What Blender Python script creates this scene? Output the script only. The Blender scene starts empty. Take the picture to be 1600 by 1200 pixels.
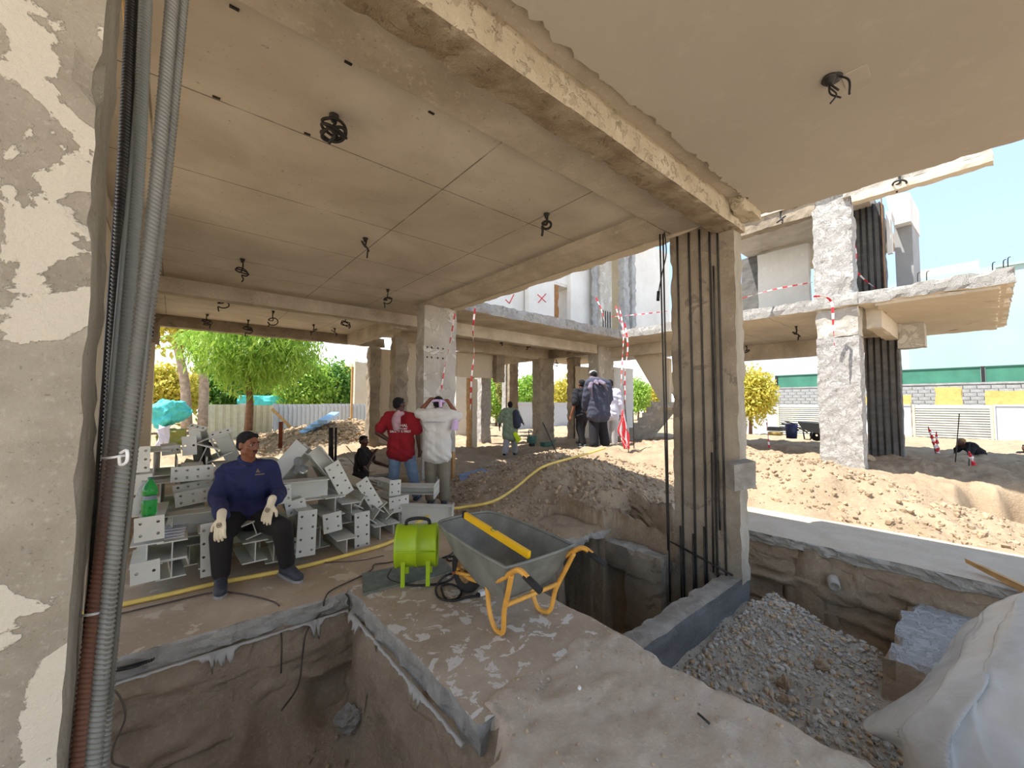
import bpy, bmesh, math, random
import numpy as np
from mathutils import Vector, Matrix
random.seed(7); rng = np.random.default_rng(7)
SC = bpy.context.scene; COL = SC.collection
# ------------------------------------------------------------------ camera, sky, sun, exposure
F = 628.0
PITCH, ROLL, YAW = math.radians(2.92), math.radians(0.25), math.radians(49.9)
fw = np.array([math.cos(YAW), math.sin(YAW), 0]); up0 = np.array([0, 0, 1.]); rt = np.cross(fw, up0)
f2 = fw*math.cos(PITCH)+up0*math.sin(PITCH); u2 = -fw*math.sin(PITCH)+up0*math.cos(PITCH)
r3 = rt*math.cos(ROLL)+u2*math.sin(ROLL); u3 = -rt*math.sin(ROLL)+u2*math.cos(ROLL)
EYE = np.array([0, 0, 1.5])
cam_d = bpy.data.cameras.new('camera'); cam = bpy.data.objects.new('camera', cam_d); COL.objects.link(cam)
cam_d.sensor_width = 36; cam_d.sensor_fit = 'HORIZONTAL'; cam_d.lens = 36*F/1600; cam_d.clip_start = 0.05; cam_d.clip_end = 500
cam.matrix_world = Matrix(((r3[0], u3[0], -f2[0], EYE[0]), (r3[1], u3[1], -f2[1], EYE[1]), (r3[2], u3[2], -f2[2], EYE[2]), (0, 0, 0, 1)))
SC.camera = cam

SUN_DIR = Vector((0.44, -0.22, -1.0)).normalized()      # the way the light travels
SUN_STRENGTH, SKY_STRENGTH, EXPOSURE = 2.7, 0.68, 1.98
sun_d = bpy.data.lights.new('sun', 'SUN'); sun = bpy.data.objects.new('sun', sun_d); COL.objects.link(sun)
sun_d.energy = SUN_STRENGTH; sun_d.angle = math.radians(0.6); sun_d.color = (1.0, 0.965, 0.91)
sun.rotation_euler = SUN_DIR.to_track_quat('-Z', 'Y').to_euler(); sun.location = (-10, 5, 25)
world = bpy.data.worlds.new('sky'); SC.world = world; world.use_nodes = True
wn = world.node_tree.nodes; wl = world.node_tree.links; wn.clear()
wo = wn.new('ShaderNodeOutputWorld'); wb = wn.new('ShaderNodeBackground'); wr = wn.new('ShaderNodeValToRGB')
wt = wn.new('ShaderNodeTexCoord'); ws = wn.new('ShaderNodeSeparateXYZ')
wl.new(wt.outputs['Generated'], ws.inputs[0]); wl.new(ws.outputs['Z'], wr.inputs[0]); wl.new(wr.outputs[0], wb.inputs[0]); wl.new(wb.outputs[0], wo.inputs[0])
cr = wr.color_ramp; cr.elements[0].position = 0.0; cr.elements[0].color = (1.7, 1.66, 1.6, 1)
cr.elements[1].position = 0.9; cr.elements[1].color = (0.22, 0.31, 0.47, 1)
e = cr.elements.new(0.10); e.color = (1.0, 1.02, 1.05, 1)
e = cr.elements.new(0.22); e.color = (0.28, 0.39, 0.57, 1)
e = cr.elements.new(0.5); e.color = (0.24, 0.34, 0.51, 1)
wb.inputs['Strength'].default_value = SKY_STRENGTH
SC.view_settings.view_transform = 'Standard'; SC.view_settings.look = 'None'
SC.view_settings.exposure = EXPOSURE; SC.view_settings.gamma = 1.0; SC.view_settings.use_curve_mapping = False
SC.cycles.use_denoising = True
SC.cycles.diffuse_bounces = 5; SC.cycles.max_bounces = 10; SC.cycles.sample_clamp_indirect = 8

# ------------------------------------------------------------------ where a point of the photograph lies in the place
def ray(x, y): return f2+r3*((x-800.)/F)-u3*((y-600.)/F)
def onz(x, y, z): d = ray(x, y); return EYE+d*((z-EYE[2])/d[2])
def onx(x, y, X): d = ray(x, y); return EYE+d*(X/d[0])
def ony(x, y, Y): d = ray(x, y); return EYE+d*(Y/d[1])
def ond(x, y, D): return EYE+ray(x, y)*D
def V(*a): return np.array(a, float)
def unit(v): v = np.asarray(v, float); return v/max(np.linalg.norm(v), 1e-9)

# ------------------------------------------------------------------ noise
def _hash(i, j, k, s):
    h = (i.astype(np.int64)*374761393+j.astype(np.int64)*668265263+k.astype(np.int64)*2147483647+s*974634777) & 0xffffffff
    h = ((h ^ (h >> 13))*1274126177) & 0xffffffff
    h = h ^ (h >> 16)
    return (h & 0xffff)/32767.5-1.0
def vnoise(p, s=0):
    p = np.asarray(p, float); f = np.floor(p); t = p-f; t = t*t*(3-2*t); i, j, k = f[..., 0], f[..., 1], f[..., 2]
    r = 0
    for a in (0, 1):
        for b in (0, 1):
            for c in (0, 1):
                w = (t[..., 0] if a else 1-t[..., 0])*(t[..., 1] if b else 1-t[..., 1])*(t[..., 2] if c else 1-t[..., 2])
                r = r+w*_hash(i+a, j+b, k+c, s)
    return r
def fbm(p, oct=4, s=0, gain=0.5):
    p = np.asarray(p, float); r = 0; a = 1.
    for o in range(oct): r = r+a*vnoise(p*(2.03**o)+o*17.3, s+o); a *= gain
    return r
def sstep(a, b, x): t = np.clip((x-a)/(b-a), 0, 1); return t*t*(3-2*t)

# ------------------------------------------------------------------ materials
def rgb(h):
    h = h.lstrip('#'); c = [int(h[i:i+2], 16)/255 for i in (0, 2, 4)]
    return tuple((x/12.92 if x <= 0.04045 else ((x+0.055)/1.055)**2.4) for x in c)
class NT:
    def __init__(s, name):
        s.m = bpy.data.materials.new(name); s.m.use_nodes = True; s.t = s.m.node_tree; s.t.nodes.clear()
        s.out = s.n('ShaderNodeOutputMaterial'); s.b = s.n('ShaderNodeBsdfPrincipled'); s.l(s.b.outputs[0], s.out.inputs[0])
        s.tc = s.n('ShaderNodeTexCoord')
    def n(s, k, **kw):
        o = s.t.nodes.new(k)
        for a, b in kw.items(): setattr(o, a, b)
        return o
    def l(s, a, b): s.t.links.new(a, b)
    def noise(s, scale, detail=5, rough=0.55, dist=0.0, sx=(1, 1, 1)):
        mp = s.n('ShaderNodeMapping'); mp.inputs['Scale'].default_value = sx; s.l(s.tc.outputs['Object'], mp.inputs[0])
        o = s.n('ShaderNodeTexNoise'); o.inputs['Scale'].default_value = scale; o.inputs['Detail'].default_value = detail
        o.inputs['Roughness'].default_value = rough; o.inputs['Distortion'].default_value = dist; s.l(mp.outputs[0], o.inputs['Vector']); return o.outputs['Fac']
    def ramp(s, fac, stops):
        o = s.n('ShaderNodeValToRGB'); r = o.color_ramp
        for i, (p, c) in enumerate(stops):
            e = r.elements[i] if i < 2 else r.elements.new(p)
            e.position = p; e.color = (c, c, c, 1) if isinstance(c, (int, float)) else (*c, 1)
        s.l(fac, o.inputs[0]); return o.outputs[0]
    def mix(s, fac, a, b):
        o = s.n('ShaderNodeMix', data_type='RGBA')
        for v, i in ((fac, 0), (a, 6), (b, 7)):
            if isinstance(v, (int, float)): o.inputs[i].default_value = v
            elif isinstance(v, tuple): o.inputs[i].default_value = (*v, 1)
            else: s.l(v, o.inputs[i])
        return o.outputs[2]
    def math(s, op, a, b=None):
        o = s.n('ShaderNodeMath', operation=op)
        for v, i in ((a, 0), (b, 1)):
            if v is None: continue
            if isinstance(v, (int, float)): o.inputs[i].default_value = v
            else: s.l(v, o.inputs[i])
        return o.outputs[0]
    def bump(s, h, strength=0.4, dist=0.02):
        o = s.n('ShaderNodeBump'); o.inputs['Strength'].default_value = strength; o.inputs['Distance'].default_value = dist
        s.l(h, o.inputs['Height']); s.l(o.outputs[0], s.b.inputs['Normal'])
    def col(s, c):
        if isinstance(c, tuple): s.b.inputs['Base Color'].default_value = (*c, 1)
        else: s.l(c, s.b.inputs['Base Color'])
    def set(s, **k):
        for a, v in k.items(): s.b.inputs[a.replace('_', ' ')].default_value = v
        return s.m
def simple(name, c, rough=0.6, metal=0.0, vary=0.12, scale=8, bump=0.0, **kw):
    t = NT(name); c = rgb(c) if isinstance(c, str) else c
    f = t.noise(scale); t.col(t.mix(t.ramp(f, [(0.35, 0.0), (0.7, 1.0)]), tuple(x*(1-vary) for x in c), tuple(min(1, x*(1+vary)) for x in c)))
    if bump: t.bump(t.noise(scale*6), bump, 0.01)
    t.set(Roughness=rough, Metallic=metal)
    for a, v in kw.items(): t.b.inputs[a.replace('_', ' ')].default_value = v
    return t.m
def concrete(name, base, dark, light, scale=2.0, bump=0.5, patch=None, pscale=3.0, pth=0.55, rough=0.9, speck=0.35, bd=0.02, stretch=(1, 1, 1)):
    """cast or plastered concrete: broad stains, fine grain, pores and, when asked, flaked patches of a second colour"""
    t = NT(name); base, dark, light = rgb(base), rgb(dark), rgb(light)
    broad = t.noise(scale, 6, 0.6, 0.3, stretch); fine = t.noise(scale*14, 6, 0.7)
    c = t.mix(t.ramp(broad, [(0.36, 0.0), (0.66, 1.0)]), dark, base)
    c = t.mix(t.ramp(fine, [(0.55, 0.0), (0.78, 0.75)]), c, light)
    pores = t.ramp(t.noise(scale*28, 2, 0.5), [(0.27, 1.0), (0.33, 0.0)])
    c = t.mix(t.math('MULTIPLY', pores, speck), c, tuple(x*0.35 for x in dark))
    h = t.math('ADD', t.math('MULTIPLY', fine, 0.5), t.math('MULTIPLY', broad, 0.8))
    if patch:
        pf = t.noise(pscale, 7, 0.62, 0.6, stretch); pm = t.ramp(pf, [(pth, 0.0), (pth+0.012, 1.0)])
        c = t.mix(pm, c, rgb(patch)); h = t.math('ADD', h, t.math('MULTIPLY', pm, 0.8))
    t.col(c); t.bump(h, bump, bd); t.set(Roughness=rough); t.b.inputs['Specular IOR Level'].default_value = 0.25
    return t.m
M = {}
# ceiling cast on formwork boards: thin fins where the sheets met
t = NT('formwork_ceiling'); broad = t.noise(0.9, 7, 0.6, 0.4); fine = t.noise(16, 6, 0.7)
c = t.mix(t.ramp(broad, [(0.35, 0.0), (0.68, 1.0)]), rgb('#b0a594'), rgb('#cdc4b4')); c = t.mix(t.ramp(fine, [(0.56, 0.0), (0.85, 0.6)]), c, rgb('#c4b9a4'))
sp = t.ramp(t.noise(30, 2, 0.5), [(0.25, 1.0), (0.31, 0.0)]); c = t.mix(t.math('MULTIPLY', sp, 0.5), c, rgb('#453c32'))
sx = t.n('ShaderNodeSeparateXYZ'); wob = t.n('ShaderNodeVectorMath', operation='ADD')
t.l(t.tc.outputs['Object'], sx.inputs[0])
def near(s, v, at, w): return s.math('LESS_THAN', s.math('ABSOLUTE', s.math('SUBTRACT', v, at)), w)
lines = None
for ax, at in (('X', 1.95), ('X', 3.10), ('X', -0.2), ('Y', 3.39), ('Y', 4.61), ('Y', 5.84), ('Y', 7.07), ('Y', 7.75), ('Y', 10.0), ('Y', 11.2)):
    q = near(t, sx.outputs[ax], at, 0.007); lines = q if lines is None else t.math('MAXIMUM', lines, q)
brk = t.ramp(t.noise(3.0, 3, 0.6), [(0.3, 0.25), (0.5, 1.0)]); ln = t.math('MULTIPLY', lines, brk)
c = t.mix(t.math('MULTIPLY', ln, 0.75), c, rgb('#4a4034')); t.col(c)
t.bump(fine, 0.12, 0.01); t.set(Roughness=0.62); t.b.inputs['Specular IOR Level'].default_value = 0.5; M['ceiling'] = t.m
M['beam'] = concrete('cast_beam', '#c8bdab', '#a89c8a', '#d8cfc0', 1.6, 0.5, speck=0.45)
M['beam_rough'] = concrete('broken_beam_soffit', '#b5a48b', '#927f66', '#cbbb9f', 5, 1.0, patch='#9c866b', pscale=7, pth=0.6, bd=0.04)
M['beam_plaster'] = concrete('hacked_plaster_band', '#cbbea6', '#b8a98f', '#d9cdb8', 3, 0.9, patch='#b3a48c', pscale=12, pth=0.56, bd=0.03)
M['col_dark'] = concrete('dusty_dark_concrete', '#a39682', '#867967', '#b8ac98', 2.2, 0.6, patch='#85786a', pscale=3.5, pth=0.58, bd=0.02)
M['col_grey'] = concrete('weathered_grey_concrete', '#bab4a8', '#a49d91', '#cfcac0', 2.0, 0.7, patch='#c6c1b7', pscale=3, pth=0.55, bd=0.03)
M['col_white'] = concrete('hacked_white_render', '#b4b0aa', '#a29d96', '#c8c4be', 3, 1.0, patch='#bab6b0', pscale=9, pth=0.5, bd=0.05, speck=0.5)
M['col_left'] = concrete('flaking_plaster', '#b1a693', '#958a78', '#c3b8a6', 4.0, 0.7, patch='#d0c5b0', pscale=3.4, pth=0.5, bd=0.03, speck=0.5)
M['col_left_side'] = concrete('bare_edge_and_lit_side', '#c2b7a4', '#a0957f', '#d6ccba', 4, 1.0, speck=0.6, bd=0.04, stretch=(1, 1, 0.35))  # bare edge of the left column; also the painted lit side of the centre one
M['slab_edge'] = concrete('chipped_white_slab_edge', '#b9b5ae', '#99948c', '#d3cfc9', 4, 1.0, patch='#a5a199', pscale=8, pth=0.58, bd=0.05)
M['grey_wall'] = concrete('dark_damp_proof_paint', '#6f6d69', '#595754', '#8c8983', 4, 0.5, speck=0.3, stretch=(0.5, 0.5, 1.5))
M['grade_top'] = concrete('dusty_wall_top', '#b3aca0', '#8f877a', '#cfc8bc', 6, 0.9, bd=0.03)
M['slab_mud'] = concrete('muddy_slab', '#b9a78f', '#a39078', '#cbbba5', 2.4, 0.4, patch='#d3cabc', pscale=8.0, pth=0.56, bd=0.01, speck=0.15)
M['slab_side'] = concrete('broken_slab_side', '#c6c0b4', '#a9a296', '#d8d3c8', 7, 1.0, bd=0.04)
M['floor_brown'] = concrete('brown_dusty_floor', '#bda88d', '#a59075', '#cdb99e', 1.6, 0.3, patch='#c8b59a', pscale=4, pth=0.6, bd=0.01, speck=0.1)
M['plaster'] = concrete('white_plaster', '#dcd9d2', '#cfcbc3', '#e9e7e2', 1.0, 0.1, speck=0.05)
M['plaster_cream'] = concrete('cream_plaster', '#cfc3ad', '#c4b7a0', '#d8cdb9', 0.7, 0.08, speck=0.03)
M['plaster_ceiling'] = concrete('plastered_soffit', '#bcb3a6', '#b3aa9c', '#c3bbae', 0.5, 0.06, speck=0.02)
M['plaster_flaked'] = concrete('plastered_soffit_flaked', '#cabfae', '#c0b5a2', '#d2c9b9', 0.7, 0.3, patch='#948977', pscale=1.1, pth=0.66, speck=0.05)
M['grey_paint'] = concrete('grey_render', '#9b9a98', '#8c8b89', '#a8a7a5', 1, 0.1, speck=0.05)
M['pale_wall'] = concrete('pale_mint_render', '#9fb5b0', '#97aca7', '#a8bdb8', 0.4, 0.05, speck=0.0)
M['pale_white'] = concrete('far_white_render', '#b4bcc0', '#abb4b8', '#bdc5c8', 0.4, 0.05, speck=0.0)
M['cmu'] = concrete('cement_block', '#a9a9a6', '#8d8d8b', '#c0c0bd', 3, 0.4)
# soil and sand
def soil(name, a, b, c3, scale=1.5, bump=0.8, bd=0.05, stones=None):
    t = NT(name); br = t.noise(scale, 7, 0.65, 0.4); fi = t.noise(scale*16, 6, 0.75)
    c = t.mix(t.ramp(br, [(0.35, 0.0), (0.65, 1.0)]), rgb(a), rgb(b)); c = t.mix(t.ramp(fi, [(0.5, 0.0), (0.75, 0.8)]), c, rgb(c3))
    h = t.math('ADD', t.math('MULTIPLY', fi, 0.5), br)
    if stones:
        v = t.n('ShaderNodeTexVoronoi'); v.inputs['Scale'].default_value = stones[1]; t.l(t.tc.outputs['Object'], v.inputs['Vector'])
        k = t.ramp(v.outputs['Distance'], [(0.12, 1.0), (0.34, 0.0)]); c = t.mix(t.math('MULTIPLY', k, 0.7), c, rgb(stones[0])); h = t.math('ADD', h, k)
    t.col(c); t.bump(h, bump, bd); t.set(Roughness=0.95); t.b.inputs['Specular IOR Level'].default_value = 0.1; return t.m
M['sand'] = soil('dug_sand', '#98836a', '#ad987d', '#bca98f', 1.6, 0.8, 0.06)
M['mud'] = soil('trampled_mud', '#b5a48e', '#c3b39f', '#d0c2ae', 3.0, 0.6, 0.025)
M['earth'] = soil('pit_earth', '#a08c73', '#b39e83', '#c6b296', 2.2, 0.9, 0.05)
M['gravel_bed'] = soil('gravel_bed', '#9d8f7c', '#b0a390', '#c6bcad', 3.0, 0.9, 0.03, stones=('#bbb6ad', 26))
M['stone_grey'] = simple('grey_stone', '#b0a799', 0.95, vary=0.25, scale=5)
M['stone_brown'] = simple('brown_stone', '#9a8468', 0.9, vary=0.25, scale=6, bump=0.4)
M['clod'] = simple('dry_clod', '#b59c7c', 0.95, vary=0.2, scale=6, bump=0.4)
# metals, plastics
M['primer'] = simple('grey_steel_primer', '#c4c2b6', 0.55, vary=0.10, scale=3, bump=0.03)
M['rebar_dark'] = simple('dark_steel_bar', '#3a3733', 0.5, 0.5, vary=0.3, scale=10)
M['rebar_grey'] = simple('mill_grey_steel_bar', '#77756c', 0.5, 0.25, vary=0.15, scale=6)
t = NT('part_rusted_steel_bar'); sx = t.n('ShaderNodeSeparateXYZ'); t.l(t.tc.outputs['Object'], sx.inputs[0])
g = t.math('ADD', sx.outputs['Z'], t.math('MULTIPLY', t.noise(9, 4), 0.5)); c = t.mix(t.ramp(t.math('MULTIPLY', t.math('ADD', g, 0.5), 0.4), [(0.52, 0.0), (0.72, 1.0)]), rgb('#7b523d'), rgb('#7d7f78'))
t.col(c); t.set(Roughness=0.6, Metallic=0.15); M['rebar_rust'] = t.m
M['rust'] = simple('rusty_steel', '#8a4a2b', 0.8, 0.2, vary=0.3, scale=12)
M['galv'] = simple('galvanised_sheet', '#7b7b71', 0.55, 0.1, vary=0.22, scale=7, bump=0.05)
M['orange'] = simple('orange_yellow_enamel', '#e0a243', 0.45, vary=0.15, scale=10)
M['level_yellow'] = simple('bright_yellow_enamel', '#f0b90e', 0.4, vary=0.08)
M['rubber'] = simple('black_rubber', '#211f1e', 0.75, vary=0.2)
M['wheel_rim'] = simple('muddy_wheel_rim', '#8a6a3e', 0.8, vary=0.3, scale=12)
M['lime'] = simple('lime_green_plastic', '#9cb914', 0.42, vary=0.06, scale=3)
M['hose'] = simple('yellow_rubber_hose', '#e0c061', 0.55, vary=0.1, scale=10)
M['cable'] = simple('black_cable', '#1d1a18', 0.6, vary=0.2)
M['cable_dusty'] = simple('dusty_black_cable', '#4a3f35', 0.8, vary=0.3)
M['pvc_black'] = simple('black_conduit_box', '#24211e', 0.55, vary=0.2)
M['tie'] = simple('white_nylon_tie', '#e4e2dc', 0.5, vary=0.05)
M['paper'] = simple('printed_white_paper', '#e3e6ee', 0.8, vary=0.05)
M['ink'] = simple('grey_ink', '#767a86', 0.8)
M['hole'] = simple('painted_shade_in_holes', '#2f302d', 0.7)  # dark colour painting the shade inside holes, in steel and concrete
M['mat_board'] = simple('grey_green_rubber_mat', '#6e7468', 0.85, vary=0.25, scale=14, bump=0.3)
M['wood'] = simple('sawn_timber', '#b98f5a', 0.75, vary=0.2, scale=9, bump=0.2)
M['wood_dark'] = simple('weathered_timber', '#8f6337', 0.8, vary=0.25, scale=9, bump=0.2)
M['bark'] = simple('brown_bark', '#7b5a41', 0.95, vary=0.3, scale=9, bump=0.7)
M['bark_pale'] = simple('pale_bark', '#b29a86', 0.95, vary=0.25, scale=7, bump=0.6)
M['red'] = simple('red_plastic_tape', '#d8303a', 0.5, vary=0.06); M['white_tape'] = simple('white_plastic_tape', '#efe6e4', 0.5, vary=0.04)
M['red_paint'] = simple('red_spray_paint', '#cf4a52', 0.8)
M['cyan'] = simple('cyan_shade_net', '#4fc4c2', 0.7, vary=0.15); M['blue_sheet'] = simple('pale_blue_metal_sheet', '#8fb3cf', 0.45, 0.2, vary=0.12)
M['fence_white'] = simple('white_profiled_sheet', '#bcc2c7', 0.5, 0.1, vary=0.06); M['fence_beige'] = simple('beige_profiled_sheet', '#cdc2a4', 0.6, 0.1, vary=0.08)
M['hoarding'] = simple('off_white_hoarding_panel', '#b5b8bd', 0.55, vary=0.05); M['louvre'] = simple('ivory_louvre_slat', '#c0bdaa', 0.5, vary=0.05)
M['green_net'] = simple('dark_green_mesh_panel', '#3f7a63', 0.8, vary=0.15, scale=1.5); M['foam'] = simple('yellow_foam_board', '#cdb067', 0.9, vary=0.12)
M['green_tool'] = simple('dark_green_enamel', '#2b5a4b', 0.5); M['bucket_blue'] = simple('dark_blue_plastic', '#2a3154', 0.5); M['crate_black'] = simple('black_crate_plastic', '#23221f', 0.6)
M['blue_drum'] = simple('blue_grey_liner_sheet', '#6f7c93', 0.6, vary=0.3)
# cloth, skin
M['skin'] = simple('brown_skin', '#7b4a30', 0.55, vary=0.08); M['skin_dark'] = simple('dark_brown_skin', '#4d2f22', 0.55, vary=0.08)
M['hair'] = simple('black_hair', '#0a0808', 0.95, vary=0.3, scale=60, bump=0.4)
def cloth(name, c, v=0.14): return simple(name, c, 0.92, vary=v, scale=7, bump=0.12)
M['navy'] = cloth('navy_jersey', '#1d2148'); M['trouser_black'] = cloth('black_brown_trouser_cloth', '#1b1612'); M['glove'] = cloth('off_white_work_glove', '#d6c7a8', 0.18); M['glove_mark'] = simple('grey_brown_print', '#6a5a45', 0.9)
M['red_shirt'] = cloth('dark_red_jersey', '#8c1420'); M['jeans'] = cloth('washed_blue_denim', '#6c8199', 0.22); M['white_shirt'] = cloth('off_white_jersey', '#cfcbc4', 0.06); M['khaki'] = cloth('khaki_cloth', '#7b7463')
M['pink_scarf'] = cloth('pink_checked_cloth', '#a8858a', 0.25); M['lilac'] = cloth('lilac_cloth', '#cdb2d6', 0.1); M['olive'] = cloth('sage_green_cloth', '#8a9a80', 0.14); M['grey_cloth'] = cloth('light_grey_cloth', '#a5a3a3', 0.14)
M['black_cloth'] = cloth('black_cloth', '#15141a'); M['slate'] = cloth('slate_blue_jacket', '#3a3d4c', 0.15); M['scarf'] = cloth('grey_violet_scarf', '#6d6270', 0.3); M['white_cloth'] = cloth('white_cotton', '#bdbac6', 0.05)
M['hivis'] = simple('fluorescent_yellow_vest', '#d4f01c', 0.7, vary=0.08); M['shoe'] = simple('dark_grey_trainer', '#35363c', 0.7, vary=0.25, scale=20); M['shoe_sole'] = simple('pale_shoe_sole', '#8d8a86', 0.7); M['eye'] = simple('eye_white', '#9c8f84', 0.3); M['iris'] = simple('dark_iris', '#120c09', 0.2); M['lip'] = simple('lip_skin', '#5e3026', 0.5)
def glassy(name, c, rough=0.08, trans=0.85, alpha=1.0):
    t = NT(name); t.col(rgb(c)); t.set(Roughness=rough); t.b.inputs['Transmission Weight'].default_value = trans; t.b.inputs['IOR'].default_value = 1.25; t.b.inputs['Alpha'].default_value = alpha; return t.m
M['green_bottle'] = glassy('green_bottle_plastic', '#3fae55', 0.1, 0.7); M['clear_bottle'] = glassy('clear_bottle_plastic', '#cfd2d2', 0.1, 0.8)
t = NT('milky_plastic_sheet'); t.col(t.mix(t.ramp(t.noise(4, 6, 0.6, 0.5), [(0.3, 0.0), (0.7, 1.0)]), rgb('#cfcac0'), rgb('#e4e0d8'))); t.bump(t.noise(5, 4, 0.5, 1.5), 0.3, 0.02)
t.set(Roughness=0.22); t.b.inputs['Transmission Weight'].default_value = 0.25; t.b.inputs['IOR'].default_value = 1.1; M['sheet'] = t.m
t = NT('torn_polythene'); t.col(rgb('#c6c0b5')); t.set(Roughness=0.5); t.b.inputs['Transmission Weight'].default_value = 0.3; t.b.inputs['IOR'].default_value = 1.1; M['poly'] = t.m
def leaf(name, a, b):
    t = NT(name); oi = t.n('ShaderNodeNewGeometry'); t.col(t.mix(oi.outputs['Random Per Island'], rgb(a), rgb(b))); t.set(Roughness=0.6)
    tr = t.n('ShaderNodeBsdfTranslucent'); mx = t.n('ShaderNodeMixShader'); mx.inputs[0].default_value = 0.4
    t.l(t.mix(oi.outputs['Random Per Island'], rgb(a), rgb(b)), tr.inputs[0]); t.l(t.b.outputs[0], mx.inputs[1]); t.l(tr.outputs[0], mx.inputs[2]); t.l(mx.outputs[0], t.out.inputs[0]); return t.m
M['leaf'] = leaf('fresh_green_leaves', '#7fa83a', '#b3cf5c'); M['leaf_dark'] = leaf('deep_green_leaves', '#4a7a2e', '#86ad48'); M['leaf_yellow'] = leaf('yellow_green_leaves', '#b5b440', '#e0cd62'); M['leaf_dry'] = leaf('dry_hedge_leaves', '#7d8240', '#a8a45c')

# ------------------------------------------------------------------ mesh building
class MB:
    def __init__(s): s.v = []; s.f = []; s.mi = []; s.sm = []
    def add(s, v, f, mi=0, smooth=False):
        o = len(s.v); s.v.extend([tuple(map(float, p)) for p in v]); s.f.extend([tuple(int(i)+o for i in q) for q in f]); s.mi.extend([mi]*len(f)); s.sm.extend([smooth]*len(f)); return s
    def box(s, lo, hi, mi=0, R=None, c=None):
        x0, y0, z0 = lo; x1, y1, z1 = hi
        v = np.array([(x0, y0, z0), (x1, y0, z0), (x1, y1, z0), (x0, y1, z0), (x0, y0, z1), (x1, y0, z1), (x1, y1, z1), (x0, y1, z1)], float)
        if R is not None: v = v@np.asarray(R).T+(0 if c is None else c)
        return s.add(v, [(0, 3, 2, 1), (4, 5, 6, 7), (0, 1, 5, 4), (1, 2, 6, 5), (2, 3, 7, 6), (3, 0, 4, 7)], mi)
    def prism(s, poly, d, mi=0):
        """poly: 3-D points of one face, d: vector of the thickness"""
        p = np.asarray(poly, float); n = len(p); v = np.vstack([p, p+np.asarray(d, float)])
        nn = np.cross(p[1]-p[0], p[2]-p[0]); flip = np.dot(nn, d) > 0
        f = [tuple(range(n))[::-1], tuple(range(n, 2*n))]+[(i, (i+1) % n, (i+1) % n+n, i+n) for i in range(n)]
        if not flip: f = [q[::-1] for q in f]
        return s.add(v, f, mi)
    def tube(s, path, r, n=8, mi=0, cap=True, smooth=True, closed=False):
        P = np.asarray(path, float); m = len(P); r = np.broadcast_to(np.asarray(r, float), (m,))
        T = np.gradient(P, axis=0)
        if closed: T = np.roll(P, -1, 0)-np.roll(P, 1, 0)
        T = T/np.maximum(np.linalg.norm(T, axis=1, keepdims=True), 1e-9)
        a = np.array([0, 0, 1.]) if abs(T[0][2]) < 0.9 else np.array([1., 0, 0]); N = unit(a-T[0]*np.dot(a, T[0])); V_ = []
        ang = np.arange(n)*2*math.pi/n
        for i in range(m):
            N = unit(N-T[i]*np.dot(N, T[i])); B = np.cross(T[i], N)
            V_.append(P[i]+r[i]*(np.outer(np.cos(ang), N)+np.outer(np.sin(ang), B)))
        f = []
        for i in range(m if closed else m-1):
            j = (i+1) % m
            f += [(i*n+k, i*n+(k+1) % n, j*n+(k+1) % n, j*n+k) for k in range(n)]
        o = len(s.v); s.add(np.vstack(V_), f, mi, smooth)
        if cap and not closed: s.f += [tuple(o+k for k in range(n))[::-1], tuple(o+(m-1)*n+k for k in range(n))]; s.mi += [mi, mi]; s.sm += [False, False]
        return s
    def lathe(s, prof, n=20, mi=0, o=(0, 0, 0), ax=(0, 0, 1), smooth=True):
        ax = unit(ax); a = np.array([1., 0, 0]) if abs(ax[0]) < 0.9 else np.array([0, 1., 0]); N = unit(np.cross(ax, a)); B = np.cross(ax, N); o = np.asarray(o, float)
        ang = np.arange(n)*2*math.pi/n; ring = np.outer(np.cos(ang), N)+np.outer(np.sin(ang), B)
        v = np.vstack([o+ax*h+ring*max(r, 1e-4) for r, h in prof]); f = []
        for i in range(len(prof)-1): f += [(i*n+k, i*n+(k+1) % n, (i+1)*n+(k+1) % n, (i+1)*n+k) for k in range(n)]
        return s.add(v, f, mi, smooth)
    def ball(s, c, r, R=None, n=16, m=10, mi=0):
        r = np.broadcast_to(np.asarray(r, float), (3,)); v = [(0, 0, -1)]
        for i in range(1, m):
            th = -math.pi/2+math.pi*i/m
            v += [(math.cos(th)*math.cos(2*math.pi*k/n), math.cos(th)*math.sin(2*math.pi*k/n), math.sin(th)) for k in range(n)]
        v.append((0, 0, 1)); v = np.array(v)*r
        if R is not None: v = v@np.asarray(R).T
        f = [(0, 1+(k+1) % n, 1+k) for k in range(n)]
        for i in range(m-2): f += [(1+i*n+k, 1+i*n+(k+1) % n, 1+(i+1)*n+(k+1) % n, 1+(i+1)*n+k) for k in range(n)]
        L = 1+(m-1)*n; f += [(L, 1+(m-2)*n+k, 1+(m-2)*n+(k+1) % n) for k in range(n)]
        return s.add(v+np.asarray(c, float), f, mi, True)
    def caps(s, a, b, ra, rb, n=12, sq=None):
        """rounded tapering limb from a to b"""
        a, b = np.asarray(a, float), np.asarray(b, float); d = b-a; L = np.linalg.norm(d)
        if L < 1e-6: return s.ball(a, max(ra, rb))
        prof = [(ra*math.sin(t), -ra*math.cos(t)) for t in np.linspace(0, math.pi/2, 5)]+[(rb*math.cos(t), L+rb*math.sin(t)) for t in np.linspace(0, math.pi/2, 5)]
        o = len(s.v); s.lathe(prof, n, o=a, ax=d); N = len(prof); s.f += [tuple(o+k for k in range(n))[::-1], tuple(o+(N-1)*n+k for k in range(n))]; s.mi += [0, 0]; s.sm += [True, True]
        return s
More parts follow.
